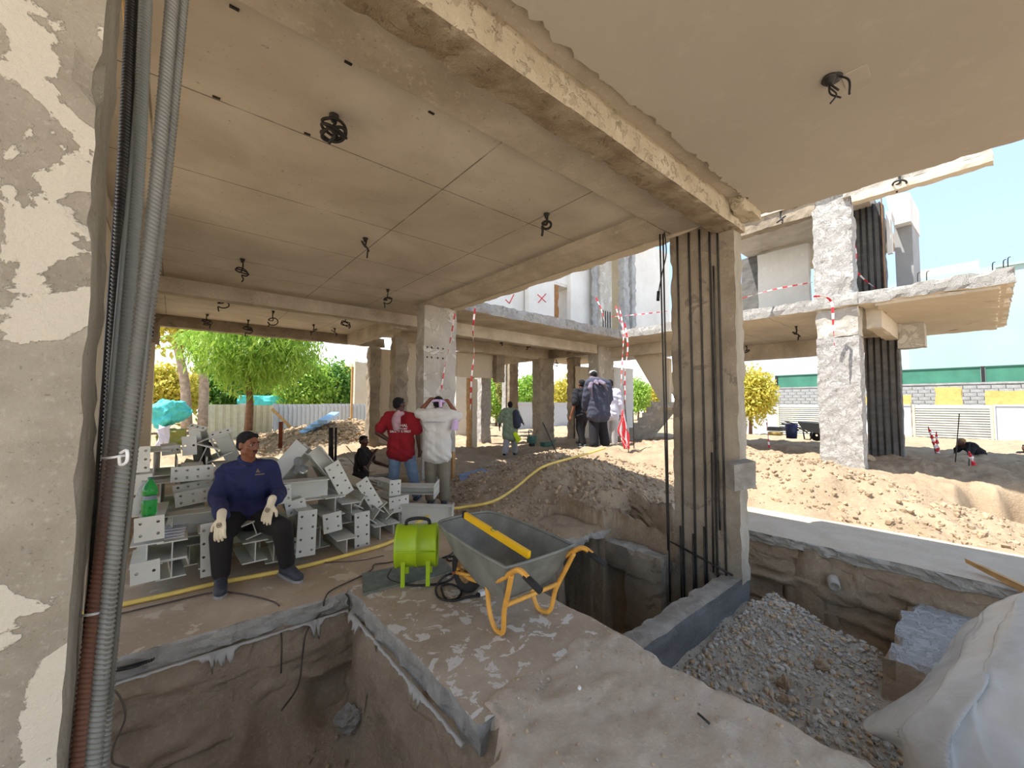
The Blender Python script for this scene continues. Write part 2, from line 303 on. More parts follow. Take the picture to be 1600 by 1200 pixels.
    def rbox(s, lo, hi, step=0.12, amp=0.01, freq=6.0, chip=0.0, seed=0, mi=None, R=None, c=None, cf=9.0):
        """box of rough concrete: every face a grid pushed about by noise, arrises chipped; mi: material index per face (-x,+x,-y,+y,-z,+z)"""
        lo, hi = np.asarray(lo, float), np.asarray(hi, float); k = 0
        for ax in range(3):
            for sd in (0, 1):
                a1, a2 = [(1, 2), (2, 0), (0, 1)][ax]
                n1 = max(1, int(round((hi[a1]-lo[a1])/step))); n2 = max(1, int(round((hi[a2]-lo[a2])/step)))
                g1, g2 = np.meshgrid(np.linspace(lo[a1], hi[a1], n1+1), np.linspace(lo[a2], hi[a2], n2+1), indexing='ij')
                p = np.zeros((g1.size, 3)); p[:, ax] = hi[ax] if sd else lo[ax]; p[:, a1] = g1.ravel(); p[:, a2] = g2.ravel()
                q = p.copy()
                if amp:
                    for d in range(3): q[:, d] += amp*fbm(p*freq, 3, seed+11*d)
                if chip:
                    e = np.minimum(p-lo, hi-p); on = np.sort(e, axis=1)[:, 1]   # how near the next face is
                    w = np.exp(-(on/(step*0.6))**2); w[np.max(np.abs(p-(lo+hi)/2)*0, axis=1) > 0] = 0
                    kk = np.clip(fbm(p*cf, 3, seed+77)+0.25, 0, 1.2)*chip*w
                    cc = np.clip(p, lo+step, hi-step) if np.all(hi-lo > 2*step) else (p*0+np.clip(p, np.minimum(lo+step, (lo+hi)/2), np.maximum(hi-step, (lo+hi)/2)))
                    dv = cc-p; ln = np.maximum(np.linalg.norm(dv, axis=1, keepdims=True), 1e-6); q += dv/ln*kk[:, None]
                if R is not None: q = q@np.asarray(R).T+(0 if c is None else c)
                idx = np.arange(g1.size).reshape(n1+1, n2+1)
                f = np.stack([idx[:-1, :-1], idx[1:, :-1], idx[1:, 1:], idx[:-1, 1:]], -1).reshape(-1, 4)
                if not sd: f = f[:, ::-1]
                s.add(q, f, 0 if mi is None else mi[k], False); k += 1
        return s
    def sweep_quad(s, rows, mi=0, smooth=True, closed_u=False):
        """rows: list of equal-length point rows"""
        n = len(rows[0]); v = np.vstack(rows); f = []
        for i in range(len(rows)-1):
            for k in range(n if closed_u else n-1): f.append((i*n+k, i*n+(k+1) % n, (i+1)*n+(k+1) % n, (i+1)*n+k))
        return s.add(v, f, mi, smooth)
    def mesh(s, name):
        me = bpy.data.meshes.new(name); me.from_pydata(s.v, [], s.f)
        me.polygons.foreach_set('material_index', s.mi); me.polygons.foreach_set('use_smooth', s.sm); me.update(); return me
def mats(me, m):
    for x in (m if isinstance(m, (list, tuple)) else [m]): me.materials.append(M[x] if isinstance(x, str) else x)
def tag(o, label=None, cat=None, group=None, kind=None):
    for k, v in (('label', label), ('category', cat), ('group', group), ('kind', kind)):
        if v: o[k] = v
    return o
def thing(name, label, cat, loc=(0, 0, 0), group=None, kind=None):
    o = bpy.data.objects.new(name, None); COL.objects.link(o); o.location = Vector([float(x) for x in loc]); o.empty_display_size = 0.1
    return tag(o, label, cat, group, kind)
def obj(name, mb, m, parent=None, label=None, world=True):
    """link a mesh; points given in world coordinates unless world is False"""
    me = mb if isinstance(mb, bpy.types.Mesh) else mb.mesh(name); mats(me, m)
    o = bpy.data.objects.new(name, me); COL.objects.link(o)
    if parent is not None:
        o.parent = parent
        if world:
            base = Vector((0, 0, 0)); p = parent
            while p is not None: base += p.location; p = p.parent
            me.transform(Matrix.Translation(-base))
    if label: o['label'] = label
    return o
def one(name, mb, m, label, cat, group=None, kind=None):
    """a thing that is one mesh; its origin is put at the foot of its middle"""
    o = obj(name, mb, m); v = np.array([p.co[:] for p in o.data.vertices]); c = (v.min(0)+v.max(0))/2; c[2] = v[:, 2].min()
    o.data.transform(Matrix.Translation(-Vector(c))); o.location = Vector(c); return tag(o, label, cat, group, kind)
def struct(name, mb, m, label=None, cat=None): return tag(obj(name, mb, m), label, cat, None, 'structure')
def smooth_path(pts, n=8):
    P = [np.asarray(p, float) for p in pts]; P = [2*P[0]-P[1]]+P+[2*P[-1]-P[-2]]; out = []
    for i in range(1, len(P)-2):
        p0, p1, p2, p3 = P[i-1:i+3]
        for t in np.linspace(0, 1, n, endpoint=False): out.append(0.5*((2*p1)+(-p0+p2)*t+(2*p0-5*p1+4*p2-p3)*t*t+(-p0+3*p1-3*p2+p3)*t**3))
    out.append(P[-2]); return np.array(out)
def remesh(name, mb, voxel, it=3):
    """fuse overlapping closed pieces into one continuous skin"""
    me = mb.mesh(name+'_raw'); o = bpy.data.objects.new(name+'_raw', me); COL.objects.link(o)
    a = o.modifiers.new('r', 'REMESH'); a.mode = 'VOXEL'; a.voxel_size = voxel; a.use_smooth_shade = True
    b = o.modifiers.new('s', 'SMOOTH'); b.factor = 0.5; b.iterations = it
    dg = bpy.context.evaluated_depsgraph_get(); out = bpy.data.meshes.new_from_object(o.evaluated_get(dg)); out.name = name; out.materials.clear()
    bpy.data.objects.remove(o); bpy.data.meshes.remove(me)
    out.polygons.foreach_set('use_smooth', [True]*len(out.polygons)); return out
# ------------------------------------------------------------------ ground: one height field with the diggings cut into it
CTRL = np.array([(7.59, 5.98, .52), (9.22, 5.12, .60), (5.2, 5.1, .55), (4.62, 4.68, .47), (3.45, 5.04, .08), (4.35, 3.23, .10), (6.26, 3.97, .34), (4.14, 2.9, .0), (8.04, 9.69, -.08), (5.6, 3.2, .12), (5.0, 4.1, .38),
    (8, 2.74, .54), (8, 2.06, .56), (8, 1.26, .38), (8, .6, .16), (8, -.2, -.2), (7, 2.41, .06), (7, 1.45, .03), (7, .53, .0), (6.7, 0, 0), (11, 2.43, .2), (11, 1.73, .18), (11, 1.25, .12), (11, .41, -.3), (11, -.31, -.32), (9.5, .6, -.1), (9.5, -.6, -.3), (9.4, 2.2, .35),
    (14, 3, .1), (14, 1.5, .25), (13, 6, .35), (16, 1, .1), (20, 4, .15), (28, 2, .0), (28, 10, -.3), (28, -2, 0.05), (20, -3, .1), (14, -2, .1), (11, 8.6, .15), (13, 9.5, .1), (14, 12, .0), (11.5, 11.5, -.05), (9, 12, -.05), (10, 15, .0), (18, 18, -.05), (25, 22, -.1),
    (3.6, 6.2, .0), (3.1, 5.6, -.02), (2.6, 4.6, -.03), (2.4, 3.6, -.05), (2.5, 7, -.05), (5, 8.2, -.05), (3.3, 4.0, -.01), (6.5, 8.6, -.05), (0, 8, -.1), (0, 13, -.1), (2, 13.5, -.05), (3.2, 14.2, .15), (4.3, 14.5, .45), (5.0, 15.5, .7), (6.0, 17.5, .75), (4.2, 18.5, .5), (7, 21, .2), (2, 18, .1), (0, 16, 0), (-2, 20, -.05), (3, 24, 0), (10, 26, 0), (-5, 5, 0), (-5, 14, 0), (6.3, 13.2, .2), (7.2, 14.6, .2),
    (40, 0, 0), (40, 20, 0), (40, 40, 0), (10, 40, 0), (-20, 40, 0), (-20, 0, 0), (-5, -20, 0), (20, -20, 0), (40, -20, 0), (0, -3, 0), (5, -5, 0), (9, -5, 0), (0, 0, 0)])
def _rbf():
    n = len(CTRL); d = np.linalg.norm(CTRL[:, None, :2]-CTRL[None, :, :2], axis=2)
    A = np.zeros((n+1, n+1)); A[:n, :n] = d+np.eye(n)*0.12; A[:n, n] = 1; A[n, :n] = 1
    return np.linalg.solve(A, np.append(CTRL[:, 2], 0))
RW = _rbf()
def boxmask(x, y, x0, x1, y0, y1, s):
    wx = 0.05*fbm(np.stack([x*3, y*3, x*0], -1), 3, 5); wy = 0.05*fbm(np.stack([x*3, y*3, x*0+9], -1), 3, 6); x = x+wx; y = y+wy
    return sstep(x0-s*0.2, x0+s, x)*sstep(x1+s*0.2, x1-s, x)*sstep(y0-s*0.2, y0+s, y)*sstep(y1+s*0.2, y1-s, y)
def ground_z(x, y):
    x = np.asarray(x, float); y = np.asarray(y, float); sh = x.shape; x = x.ravel(); y = y.ravel(); z = np.full(x.shape, RW[-1])
    for k in range(len(CTRL)): z += RW[k]*np.hypot(x-CTRL[k, 0], y-CTRL[k, 1])
    p3 = np.stack([x, y, x*0], -1); rough = fbm(p3*1.7, 5, 21, 0.6)
    yard = sstep(2.4, 3.4, x)*sstep(1.8, 2.6, y)+sstep(6.5, 7.0, x)*sstep(3, 1, y)+sstep(13, 14, y); yard = np.clip(yard, 0, 1)
    far = sstep(12, 25, np.hypot(x, y)); z += rough*0.075*yard*(1-0.3*far)+fbm(p3*6, 3, 31, 0.6)*0.03*yard
    # slab-on-grade levels
    inA = boxmask(x, y, -9, 2.55, 3.3, 13, .1); z = z*(1-inA)+np.minimum(z, -.12)*inA
    inB = sstep(2.34, 2.28, x)*sstep(3.5, 3.3, y); mud = 0.012+0.016*fbm(p3*5, 4, 41, 0.65)+.007*fbm(p3*V(14, 22, 1), 3, 45); edge = sstep(1.95, 1.62, y+0.06*fbm(p3*4, 3, 3))
    z = z*(1-inB)+(mud*edge-0.12*(1-edge))*inB
    strip = sstep(5.36, 5.42, x)*sstep(6.75+.25*fbm(p3*0.8, 2, 9), 6.45, x)*sstep(3.4, 3.0, y); z = z*(1-strip)+(-.12)*strip
    # trench with the gravel heap
    tr = boxmask(x, y, 2.30, 5.40, -2.6, 1.80, .07); xc = 4.95-.30*(1.7-y)
    heap = -.47-.10*(1.7-y)-.035*(4.9-x)-.05*sstep(3.2, 2.3, x)+0.03*fbm(p3*4, 4, 51)-np.clip(x-xc, 0, 1)*1.7; heap = np.maximum(heap, -1.25+.05*rough)
    z = z*(1-tr)+heap*tr
    t2 = boxmask(x, y, 4.52, 5.40, 1.55, 3.55, .09); z = z*(1-t2)+np.minimum(z, -.85+.25*sstep(2.2, 3.5, y)+.06*rough)*t2
    # foundation pit behind the low wall, with the hollow under the floor
    q = np.maximum(boxmask(x, y, 2.30, 4.46, 1.75, 3.22, .08), boxmask(x, y, 3.45, 4.22, 1.9, 3.95, .06)); z = z*(1-q)+(-1.45+.08*rough)*q
    # pit in the foreground
    q = boxmask(x, y, -3.2, 1.20, 1.42, 3.38, .16); fl = -.98+.09*rough+.22*sstep(2.6, 3.3, y)+.25*sstep(-.2, -.9, x)-.06*sstep(1.9, 2.4, y)*sstep(.3, .8, x); z = z*(1-q)+fl*q
    # diggings by the far columns
    q = boxmask(x, y, 1.2, 3.75, 7.0, 8.6, .2); z = z*(1-q)+(-.75+.1*rough)*q
    q = boxmask(x, y, 4.55, 7.2, 6.9, 7.7, .2); z = z*(1-q)+(-.5+.1*rough)*q
    q = boxmask(x, y, 10.3, 12.3, -.75, .45, .3); z = z*(1-q)+np.minimum(z, -.75)*q
    q = boxmask(x, y, 10.6, 12.6, -1.5, -.1, .3); z = z*(1-q)+np.minimum(z, -1.35)*q
    return z.reshape(sh)
gx = np.concatenate([np.arange(-40, -4, 2.), np.arange(-4, -1, .15), np.arange(-1, 5.7, .03), np.arange(5.7, 9, .05), np.arange(9, 16, .1), np.arange(16, 30, .35), np.arange(30, 72, 2.)])
gy = np.concatenate([np.arange(-40, -4, 2.), np.arange(-4, -.6, .12), np.arange(-.6, 4.3, .03), np.arange(4.3, 9, .05), np.arange(9, 16, .1), np.arange(16, 30, .35), np.arange(30, 72, 2.)])
GX, GY = np.meshgrid(gx, gy, indexing='ij'); GZ = ground_z(GX, GY)
P = np.stack([GX, GY, GZ], -1).reshape(-1, 3)
# the cut faces are not sheer: push them about sideways
nearm = ((P[:, 0] > -1.5) & (P[:, 0] < 6) & (P[:, 1] > -1) & (P[:, 1] < 5) & (P[:, 2] < -.16))
for d in (0, 1): P[nearm, d] += 0.035*fbm(P[nearm]*V(2.5, 2.5, 7), 4, 61+7*d)
idx = np.arange(len(gx)*len(gy)).reshape(len(gx), len(gy)); Q = np.stack([idx[:-1, :-1], idx[1:, :-1], idx[1:, 1:], idx[:-1, 1:]], -1).reshape(-1, 4)
me = bpy.data.meshes.new('ground'); me.from_pydata(P.tolist(), [], Q.tolist())
cx = P[Q].mean(1); mi = np.zeros(len(Q), int)
mi[(cx[:, 0] < 2.36) & (cx[:, 1] < 2.1)] = 1
mi[(cx[:, 2] < -.07) & (cx[:, 0] < 5.6) & (cx[:, 1] < 4.3)] = 2
mi[(cx[:, 0] > 2.3) & (cx[:, 0] < 5.0) & (cx[:, 1] < 1.8) & (cx[:, 2] < -.3) & (cx[:, 2] > -.9)] = 3
me.polygons.foreach_set('material_index', mi.tolist()); me.polygons.foreach_set('use_smooth', [True]*len(Q)); mats(me, ['sand', 'mud', 'earth', 'gravel_bed'])
g = bpy.data.objects.new('ground', me); COL.objects.link(g); tag(g, 'sandy dug-up ground with open foundation pits and spoil mounds', 'ground', None, 'structure')

# ------------------------------------------------------------------ slabs on the ground
def slab_poly(name, poly, z0, z1, m_top, m_side, label, step=0.035, jag=0.014, kind='structure'):
    """slab with broken edges; poly in plan, counter-clockwise"""
    pts = []
    for i in range(len(poly)):
        a, b = V(*poly[i]), V(*poly[(i+1) % len(poly)]); n = max(1, int(np.linalg.norm(b-a)/step)); pts += [a+(b-a)*t for t in np.linspace(0, 1, n, endpoint=False)]
    pts = np.array(pts); q = np.c_[pts, pts[:, 0]*0]; off = np.stack([jag*fbm(q*7, 3, 1), jag*fbm(q*7, 3, 2)], -1); top = np.c_[pts+off, np.full(len(pts), z1)]
    cen = pts.mean(0); rows = [top]
    for k, t in enumerate((0.10, 0.35, 0.6, 0.8, 1.0)):
        o2 = np.stack([fbm(q*11+k*.7, 3, 3), fbm(q*11+k*.7, 3, 4)], -1)*jag*2.0; rows.append(np.c_[pts+off+o2, np.full(len(pts), z1+(z0-z1)*t)+0.02*fbm(q*8, 2, 8+k)*(t == 1.0)])
    mb = MB(); n = len(pts); mb.add(top, [tuple(range(n))], 0)
    v = np.vstack(rows); f = [(i*n+k, (i+1)*n+k, (i+1)*n+(k+1) % n, i*n+(k+1) % n) for i in range(5) for k in range(n)]; mb.add(v, f, 1)
    mb.add(rows[-1], [tuple(range(n))[::-1]], 1)
    return struct(name, mb, [m_top, m_side], label, 'floor')
slab_poly('floor', [(-.9, 3.36), (1.13, 3.36), (1.16, 3.42), (2.32, 3.42), (2.7, 3.7), (3.4, 4.6), (3.6, 6.9), (-.9, 6.9)], -.14, 0, 'floor_brown', 'slab_side', 'brown dusty concrete floor under the roofed bay')
slab_poly('floor_path', [(1.155, 1.60), (2.31, 1.55), (2.30, 3.425), (1.155, 3.425)], -.15, 0.001, 'slab_mud', 'slab_side', 'mud-smeared concrete strip between the two foundation pits')
struct('floor_crust', MB().rbox((2.36, 3.14, -.14), (4.25, 4.5, -.03), .05, .045, 3.5, .08, 19, mi=[0, 0, 0, 0, 0, 1]), ['slab_side', 'sand'], 'broken floor edge crusted with sand over the dark hollow', 'floor')
slab_poly('floor_strip', [(5.36, -2.0), (6.5, -2.0), (6.65, 0.6), (6.6, 2.2), (6.5, 3.2), (5.37, 3.2)], -.11, 0.0, 'mud', 'slab_side', 'pale concrete strip along the far side of the gravel trench')
for k, (a, b) in enumerate([((-.9, 6.9), (1.3, 13)), ]):
    slab_poly('floor_back', [(-.9, 6.9), (1.2, 6.9), (1.25, 8.5), (3.9, 8.6), (3.9, 12.9), (-.9, 12.9)], -.14, -.02, 'floor_brown', 'slab_side', 'dusty floor at the back of the roofed bay')

# cut earth faces of the diggings, ledged and crumbling
def earth_wall(name, a, b, z0, z1, nrm, lean, label, seed, amp=.07, step=.022, top=None):
    a, b, nrm = V(*a), V(*b), V(*nrm); L = np.linalg.norm(b-a); n = int(L/step); m = int((z1-z0)/step); s_, t_ = np.meshgrid(np.linspace(0, 1, n+1), np.linspace(0, 1, m+1), indexing='ij')
    p = np.stack([a[0]+(b[0]-a[0])*s_, a[1]+(b[1]-a[1])*s_, z1+(z0-z1)*t_], -1).reshape(-1, 3); led = fbm(p*V(1.1, 1.1, 6.5), 4, seed, .6); d = lean*t_.ravel()+amp*(led+.35)*np.minimum(1, t_.ravel()*6)+.018*fbm(p*V(9, 9, 14), 3, seed+4)
    if top is not None: zt = ground_z(p[:, 0]-nrm[0]*top, p[:, 1]-nrm[1]*top); p[:, 2] = zt+.015+(z0-zt)*t_.ravel()
    p = p+nrm[None]*d[:, None]; p[:, 2] += .03*fbm(p*V(3, 3, 8), 3, seed+9)*(t_.ravel() > .02)
    i = np.arange(len(p)).reshape(n+1, m+1); f = np.stack([i[:-1, :-1], i[1:, :-1], i[1:, 1:], i[:-1, 1:]], -1).reshape(-1, 4)
    o = struct(name, MB().add(p, f, 0, True), 'earth', label, 'earth wall'); return o
earth_wall('wall_pit_back', (-1.6, 3.40), (1.22, 3.40), -1.1, -.13, (0, -1, 0), .16, 'ledged earth face under the back edge of the near pit', 11)
earth_wall('wall_pit_side', (1.20, 3.42), (1.20, 1.45), -1.1, -.13, (-1, 0, 0), .12, 'earth face under the slab beside the near pit', 12, .05)
earth_wall('wall_mound_cut', (5.44, 3.62), (5.44, 1.7), -1.2, .1, (-1, 0, 0), .14, 'brown hollow cut into the mound behind the centre column', 15, .09, .025, .14)
earth_wall('wall_mound_end', (4.2, 3.60), (5.5, 3.60), -1.2, .1, (0, -1, 0), .16, 'end of the hollow cut below the sand mound', 16, .08, .025, .14)
earth_wall('wall_trench_far', (5.40, 2.2), (5.40, -1.2), -1.35, -.10, (-1, 0, 0), .10, 'brown earth face below the pale concrete strip', 13)
earth_wall('wall_hollow', (2.3, 3.26), (3.5, 3.26), -1.5, -.11, (0, -1, 0), .08, 'earth face at the back of the foundation pit', 14, .06)
# torn damp-proof sheet hanging from the broken slab edges
def tatters(name, a, b, nrm, label, seed):
    a, b = V(*a), V(*b); n = 160; mb = MB(); top = []; bot = []
    for i in range(n+1):
        t = i/n; p = a+(b-a)*t; q = np.array([[t*14+seed, seed, 0.]]); d = 0.012+0.20*max(0, float(fbm(q*.55, 2, seed, .5)[0])+.08)*(.25+1.3*abs(float(fbm(q*3.3, 3, seed+2, .7)[0]))); w = 0.012*float(fbm(q*3, 2, seed+5)[0])
        top.append(p+V(*nrm)*(0.01)); bot.append(p+V(*nrm)*(0.02+w+d*.25)+V(0, 0, -d))
    mid = [(x+y)/2+V(*nrm)*0.012 for x, y in zip(top, bot)]
    mb.sweep_quad([top, mid, bot], 0, True)
    o = one(name, mb, 'poly', label, 'membrane'); o.modifiers.new('s', 'SOLIDIFY').thickness = 0.003; return o
tatters('torn_membrane', (-.35, 3.345, -.125), (1.12, 3.345, -.125), (0, -1, 0), 'torn grey damp-proof sheet hanging below the back edge of the near pit', 3)
tatters('torn_membrane', (1.14, 3.3, -.125), (1.14, 1.68, -.125), (-1, 0, 0), 'torn grey damp-proof sheet hanging below the slab edge beside the wheelbarrow strip', 8)

# ------------------------------------------------------------------ the roofed bay
mb = MB().box((-2.8, 2.33, 3.61), (4.42, 12.9, 3.95)); struct('ceiling', mb, 'ceiling', 'grey concrete ceiling with board joints over the open bay', 'ceiling')
mb = MB().rbox((-2.8, 1.62, 3.35), (4.635, 1.86, 3.62), 0.05, 0.005, 7, 0.022, 3, mi=[0, 3, 1, 0, 2, 0], cf=14); struct('beam_front', mb, ['beam', 'beam_plaster', 'beam_rough', 'beam_plaster'], 'deep chipped concrete beam along the front of the roofed bay', 'beam')
mb = MB().rbox((-2.8, 1.87, 3.5), (4.63, 2.335, 3.63), 0.15, 0.002, 5, 0.012, 4); struct('beam_flange', mb, 'beam', 'smooth concrete band between front beam and ceiling', 'beam')
mb = MB().rbox((3.9, 2.345, 3.5), (4.41, 7.9, 3.63), 0.13, 0.003, 5, 0.012, 5); struct('beam_right', mb, 'beam', 'shallow concrete beam along the courtyard side of the bay', 'beam')
mb = MB().rbox((4.415, 2.0, 3.47), (4.56, 7.9, 3.6), 0.09, 0.004, 7, 0.03, 6); struct('trim_1', mb, 'plaster_cream', 'cream plaster lip along the courtyard edge of the roof', 'trim')
mb = MB().box((4.42, 1.9, 3.61), (4.56, 12.9, 3.95)); struct('trim_2', mb, 'plaster_cream', 'cream roof edge above the courtyard', 'trim')
mb = MB().rbox((-.75, 8.78, 3.35), (4.5, 9.05, 3.62), 0.15, 0.004, 5, 0.015, 7); struct('beam_middle', mb, 'beam', 'concrete beam crossing the middle of the bay', 'beam')
mb = MB().rbox((-.75, 12.6, 3.33), (5.2, 12.85, 3.62), 0.15, 0.005, 5, 0.03, 8); struct('beam_back', mb, 'col_dark', 'dark concrete beam over the wide back opening', 'beam')
mb = MB().rbox((-.78, 1.9, 3.33), (-.56, 12.6, 3.62), 0.15, 0.005, 5, 0.03, 9); struct('beam_left', mb, 'beam', 'concrete beam above the left wall', 'beam')
mb = MB().rbox((4.0, 9.06, 3.3), (4.3, 12.6, 3.62), 0.15, 0.005, 5, 0.03, 10); struct('beam_side', mb, 'beam', 'concrete beam at the right end of the back bay', 'beam')
mb = MB().box((-.76, 5.55, -.1), (-.58, 12.55, 3.34)); struct('wall_left', mb, 'plaster_cream', 'cream plastered wall behind the hanging bars', 'wall')
mb = MB().rbox((-.9, 12.3, 2.85), (-.30, 12.58, 3.34), 0.08, 0.012, 7, 0.03, 12).rbox((-.82, 12.1, -.1), (-.36, 12.55, 2.86), .4, 0, 5, 0, 1, mi=[1]*6); struct('column_back_left', mb, ['col_dark', 'plaster_cream'], 'cream pier with a broken dark concrete head at the back left of the bay', 'column')
mb = MB().box((-.62, 12.25, 3.02), (-.4, 12.32, 3.25)); struct('trim_3', mb, 'hole', 'dark hole broken into the pier head', 'hole')  # solid dark box painting the shade of the hole
# plastered roof over the viewer, torn off in a ragged line along the beam
def ragged(a, b, n, amp, seed):
    a, b = V(*a), V(*b); d = b-a; nn = V(-d[1], d[0])/np.linalg.norm(d); out = []
    for i in range(n): t = i/n; q = np.array([[t*n*.45, seed, 0.]]); out.append(a+d*t+nn*amp*(float(fbm(q, 3, seed)[0])+1.0*random.uniform(-1, 1)))
    return out
far_edge = ragged((4.90, -.95), (4.84, 1.1), 40, .012, 4)
edge = far_edge+ragged((4.82, 1.1), (4.70, 1.60), 14, .015, 8)+ragged((4.66, 1.62), (4.40, 1.60), 8, .02, 9)+ragged((4.36, 1.56), (4.28, 1.50), 4, .02, 3)+ragged((4.25, 1.47), (-2.8, 1.50), 210, .016, 5)+[V(-2.8, -.95)]
mb = MB().prism([(p[0], p[1], 3.535) for p in edge], (0, 0, .05)); struct('ceiling_plaster', mb, 'plaster_ceiling', 'smooth cream plastered soffit with a ragged torn edge', 'ceiling')
mb = MB().box((-2.8, -.95, 3.575), (4.80, 1.625, 3.95)).box((-2.8, 1.62, 3.62), (4.80, 2.34, 3.95)); struct('roof_slab', mb, 'beam', 'concrete roof slab above the plastered soffit', 'ceiling')
mb = MB().rbox((4.2, 1.47, 3.44), (4.66, 1.615, 3.60), 0.04, .012, 10, .03, 14); struct('trim_4', mb, 'beam_plaster', 'broken plaster return at the beam end', 'trim')

# columns of the bay; bars let into the centre one are its parts
def bars(parent, pts, r, m='rebar_dark', name='rebar', n=8):
    for p in pts:
        path = smooth_path(p, 6) if len(p) > 2 else [V(*p[0]), V(*p[1])]
        obj(name, MB().tube(path, r, n), m, parent)
cc = thing('column_center', 'dusty brown concrete column with dark reinforcing bars set in its face', 'column', (4.5, 2.0, -1.2), kind='structure')
mb = MB()
ys = [1.66, 1.78, 1.845, 1.92, 2.00, 2.105, 2.13, 2.255, 2.275, 2.37]
mb.rbox((4.43, 1.66, -.30), (4.635, 2.37, 3.49), 0.06, .007, 6, .02, 20, mi=[0, 0, 1, 0, 0, 0])  # narrow -y side given a paler material that paints in the sky light
obj('shaft', mb, ['col_dark', 'col_left_side'], cc)
mb = MB().rbox((4.44, 1.90, -1.4), (4.64, 2.42, -.29), 0.08, .008, 6, .02, 21); obj('column_foot', mb, 'col_dark', cc)
for y in (1.815, 1.9, 2.01, 2.13, 2.265): bars(cc, [[(4.418, y+.01, 3.46), (4.42, y+.004*math.sin(y*50), 1.5), (4.418, y-.005, -.34 if y < 1.9 else -1.2)]], .011)
bars(cc, [[(4.40, 1.865, 3.0), (4.405, 1.87, 1.2), (4.41, 1.86, .2)], [(4.40, 1.925, 1.0), (4.40, 1.93, -.25)], [(4.40, 2.02, .2), (4.40, 2.02, -1.1)], [(4.40, 2.14, .1), (4.40, 2.145, -1.1)], [(4.40, 2.285, .15), (4.40, 2.28, -1.2)], [(4.39, 2.40, -.05), (4.40, 1.74, -.22)]], .010)
mb = MB().prism([ond(1147, 727, 3.8), ond(1181, 721, 3.8), ond(1181, 762, 3.8), ond(1148, 768, 3.8)], unit(f2)*.16); o = one('formwork_block', mb, 'grade_top', 'small pale mortar-smeared board block fixed across the column corner', 'block')
# loose straight bars standing beside it
pl = thing('standing_rebar', 'pair of long dark bars standing against the left of the centre column', 'rebar', onx(1040, 860, 4.30))
bars(pl, [[onx(1031, 362, 4.3), onx(1037, 600, 4.3), onx(1044, 860, 4.3)], [onx(1036, 366, 4.32), onx(1041, 620, 4.32), onx(1047, 940, 4.32)]], .010, 'rebar_dark', 'bar')
mb = MB().tube(smooth_path([onx(1038, 362, 4.28), onx(1041, 395, 4.28), onx(1035, 425, 4.28), onx(1030, 452, 4.28), onx(1029, 468, 4.28)], 6), .007, 7); mb.tube([onx(1029, 455, 4.28), onx(1028, 470, 4.28)], .018, 8)
one('hanging_cable', mb, 'cable', 'black cable knotted round the loose bars beside the centre column', 'cable', 'cables hanging from the ceilings')

cl = thing('column_left', 'big near column with flaking cream plaster and a rough bare edge', 'column', (-.7, 1.6, -1.2), kind='structure')
mb = MB().rbox((-1.3, 1.46, -1.2), (-.172, 1.73, 3.62), 0.05, .006, 5, .02, 31, mi=[0, 1, 0, 0, 0, 0]); obj('shaft', mb, ['col_left', 'col_left_side'], cl)

cw = thing('column_white', 'tall pale grey column standing behind the two men', 'column', ony(686, 700, 7.25), kind='structure')
x0, x1 = ony(661, 632, 7.2)[0], ony(712, 632, 7.2)[0]
mb = MB().rbox((x0, 7.2, -.8), (x1, 7.55, 3.5), 0.09, .008, 5, .02, 33); obj('shaft', mb, 'col_grey', cw)
mb = MB(); [mb.box((x0+dx, 7.186, z), (x0+dx+.025, 7.199, z+.035)) for dx in (.06, .16, .3, .42) for z in (2.62, 2.42)]; obj('anchor_holes', mb, 'hole', cw)  # small dark boxes painting the shade of the holes

def pxcol(name, xa, xb, Y, z0, z1, dep, m, label, amp=.012, chip=.03, seed=1, step=.12, cat='column'):
    a, b = ony(xa, 632, Y)[0], ony(xb, 632, Y)[0]
    return struct(name, MB().rbox((a, Y, z0), (b, Y+dep, z1), step, amp, 5, chip, seed), m, label, cat)
pxcol('column_back', 577, 594, 12.5, -.2, 3.34, .35, 'col_dark', 'dark concrete column at the right of the back opening', .02, .06, 41)
pxcol('wall_back', 592, 614, 12.7, -.2, 3.3, .2, 'plaster_cream', 'cream plastered wall beside the back column', .003, .04, 42, .1, 'wall')
pxcol('column_back_second', 616, 637, 10.4, -.2, 3.34, .35, 'col_dark', 'second dark column behind the man in red', .018, .05, 43)
pxcol('wall_back_second', 636, 662, 10.9, -.2, 3.3, .2, 'plaster_cream', 'cream plastered wall behind the pale column', .003, .03, 44, .1, 'wall')

# low foundation walls
mb = MB().rbox((2.15, 1.665, -1.6), (4.64, 1.87, -.245), 0.06, .007, 6, .022, 50, mi=[0, 0, 0, 0, 0, 1]); struct('wall_foundation', mb, ['grey_wall', 'grade_top'], 'low dark-coated foundation wall running to the foot of the centre column', 'wall')
mb = MB().rbox((4.2, 2.42, -.5), (4.42, 4.2, -.2), 0.07, .012, 6, .04, 51, mi=[0, 0, 0, 0, 0, 1]).rbox((4.22, 2.42, -1.6), (4.4, 2.9, -.45), 0.09, .012, 6, .03, 53).rbox((4.22, 3.55, -1.6), (4.4, 4.2, -.45), 0.09, .012, 6, .03, 54); struct('wall_foundation_side', mb, ['col_dark', 'grade_top'], 'foundation beam over the dark hollow behind the pit', 'wall')
mb = MB().rbox((3.98, -.55, -1.2), (5.62, .56, -.30), .07, .02, 5, .06, 55, mi=[1, 1, 1, 1, 1, 0]); struct('wall_trench', mb, ['col_white', 'earth'], 'whitewashed concrete block across the end of the trench', 'wall')
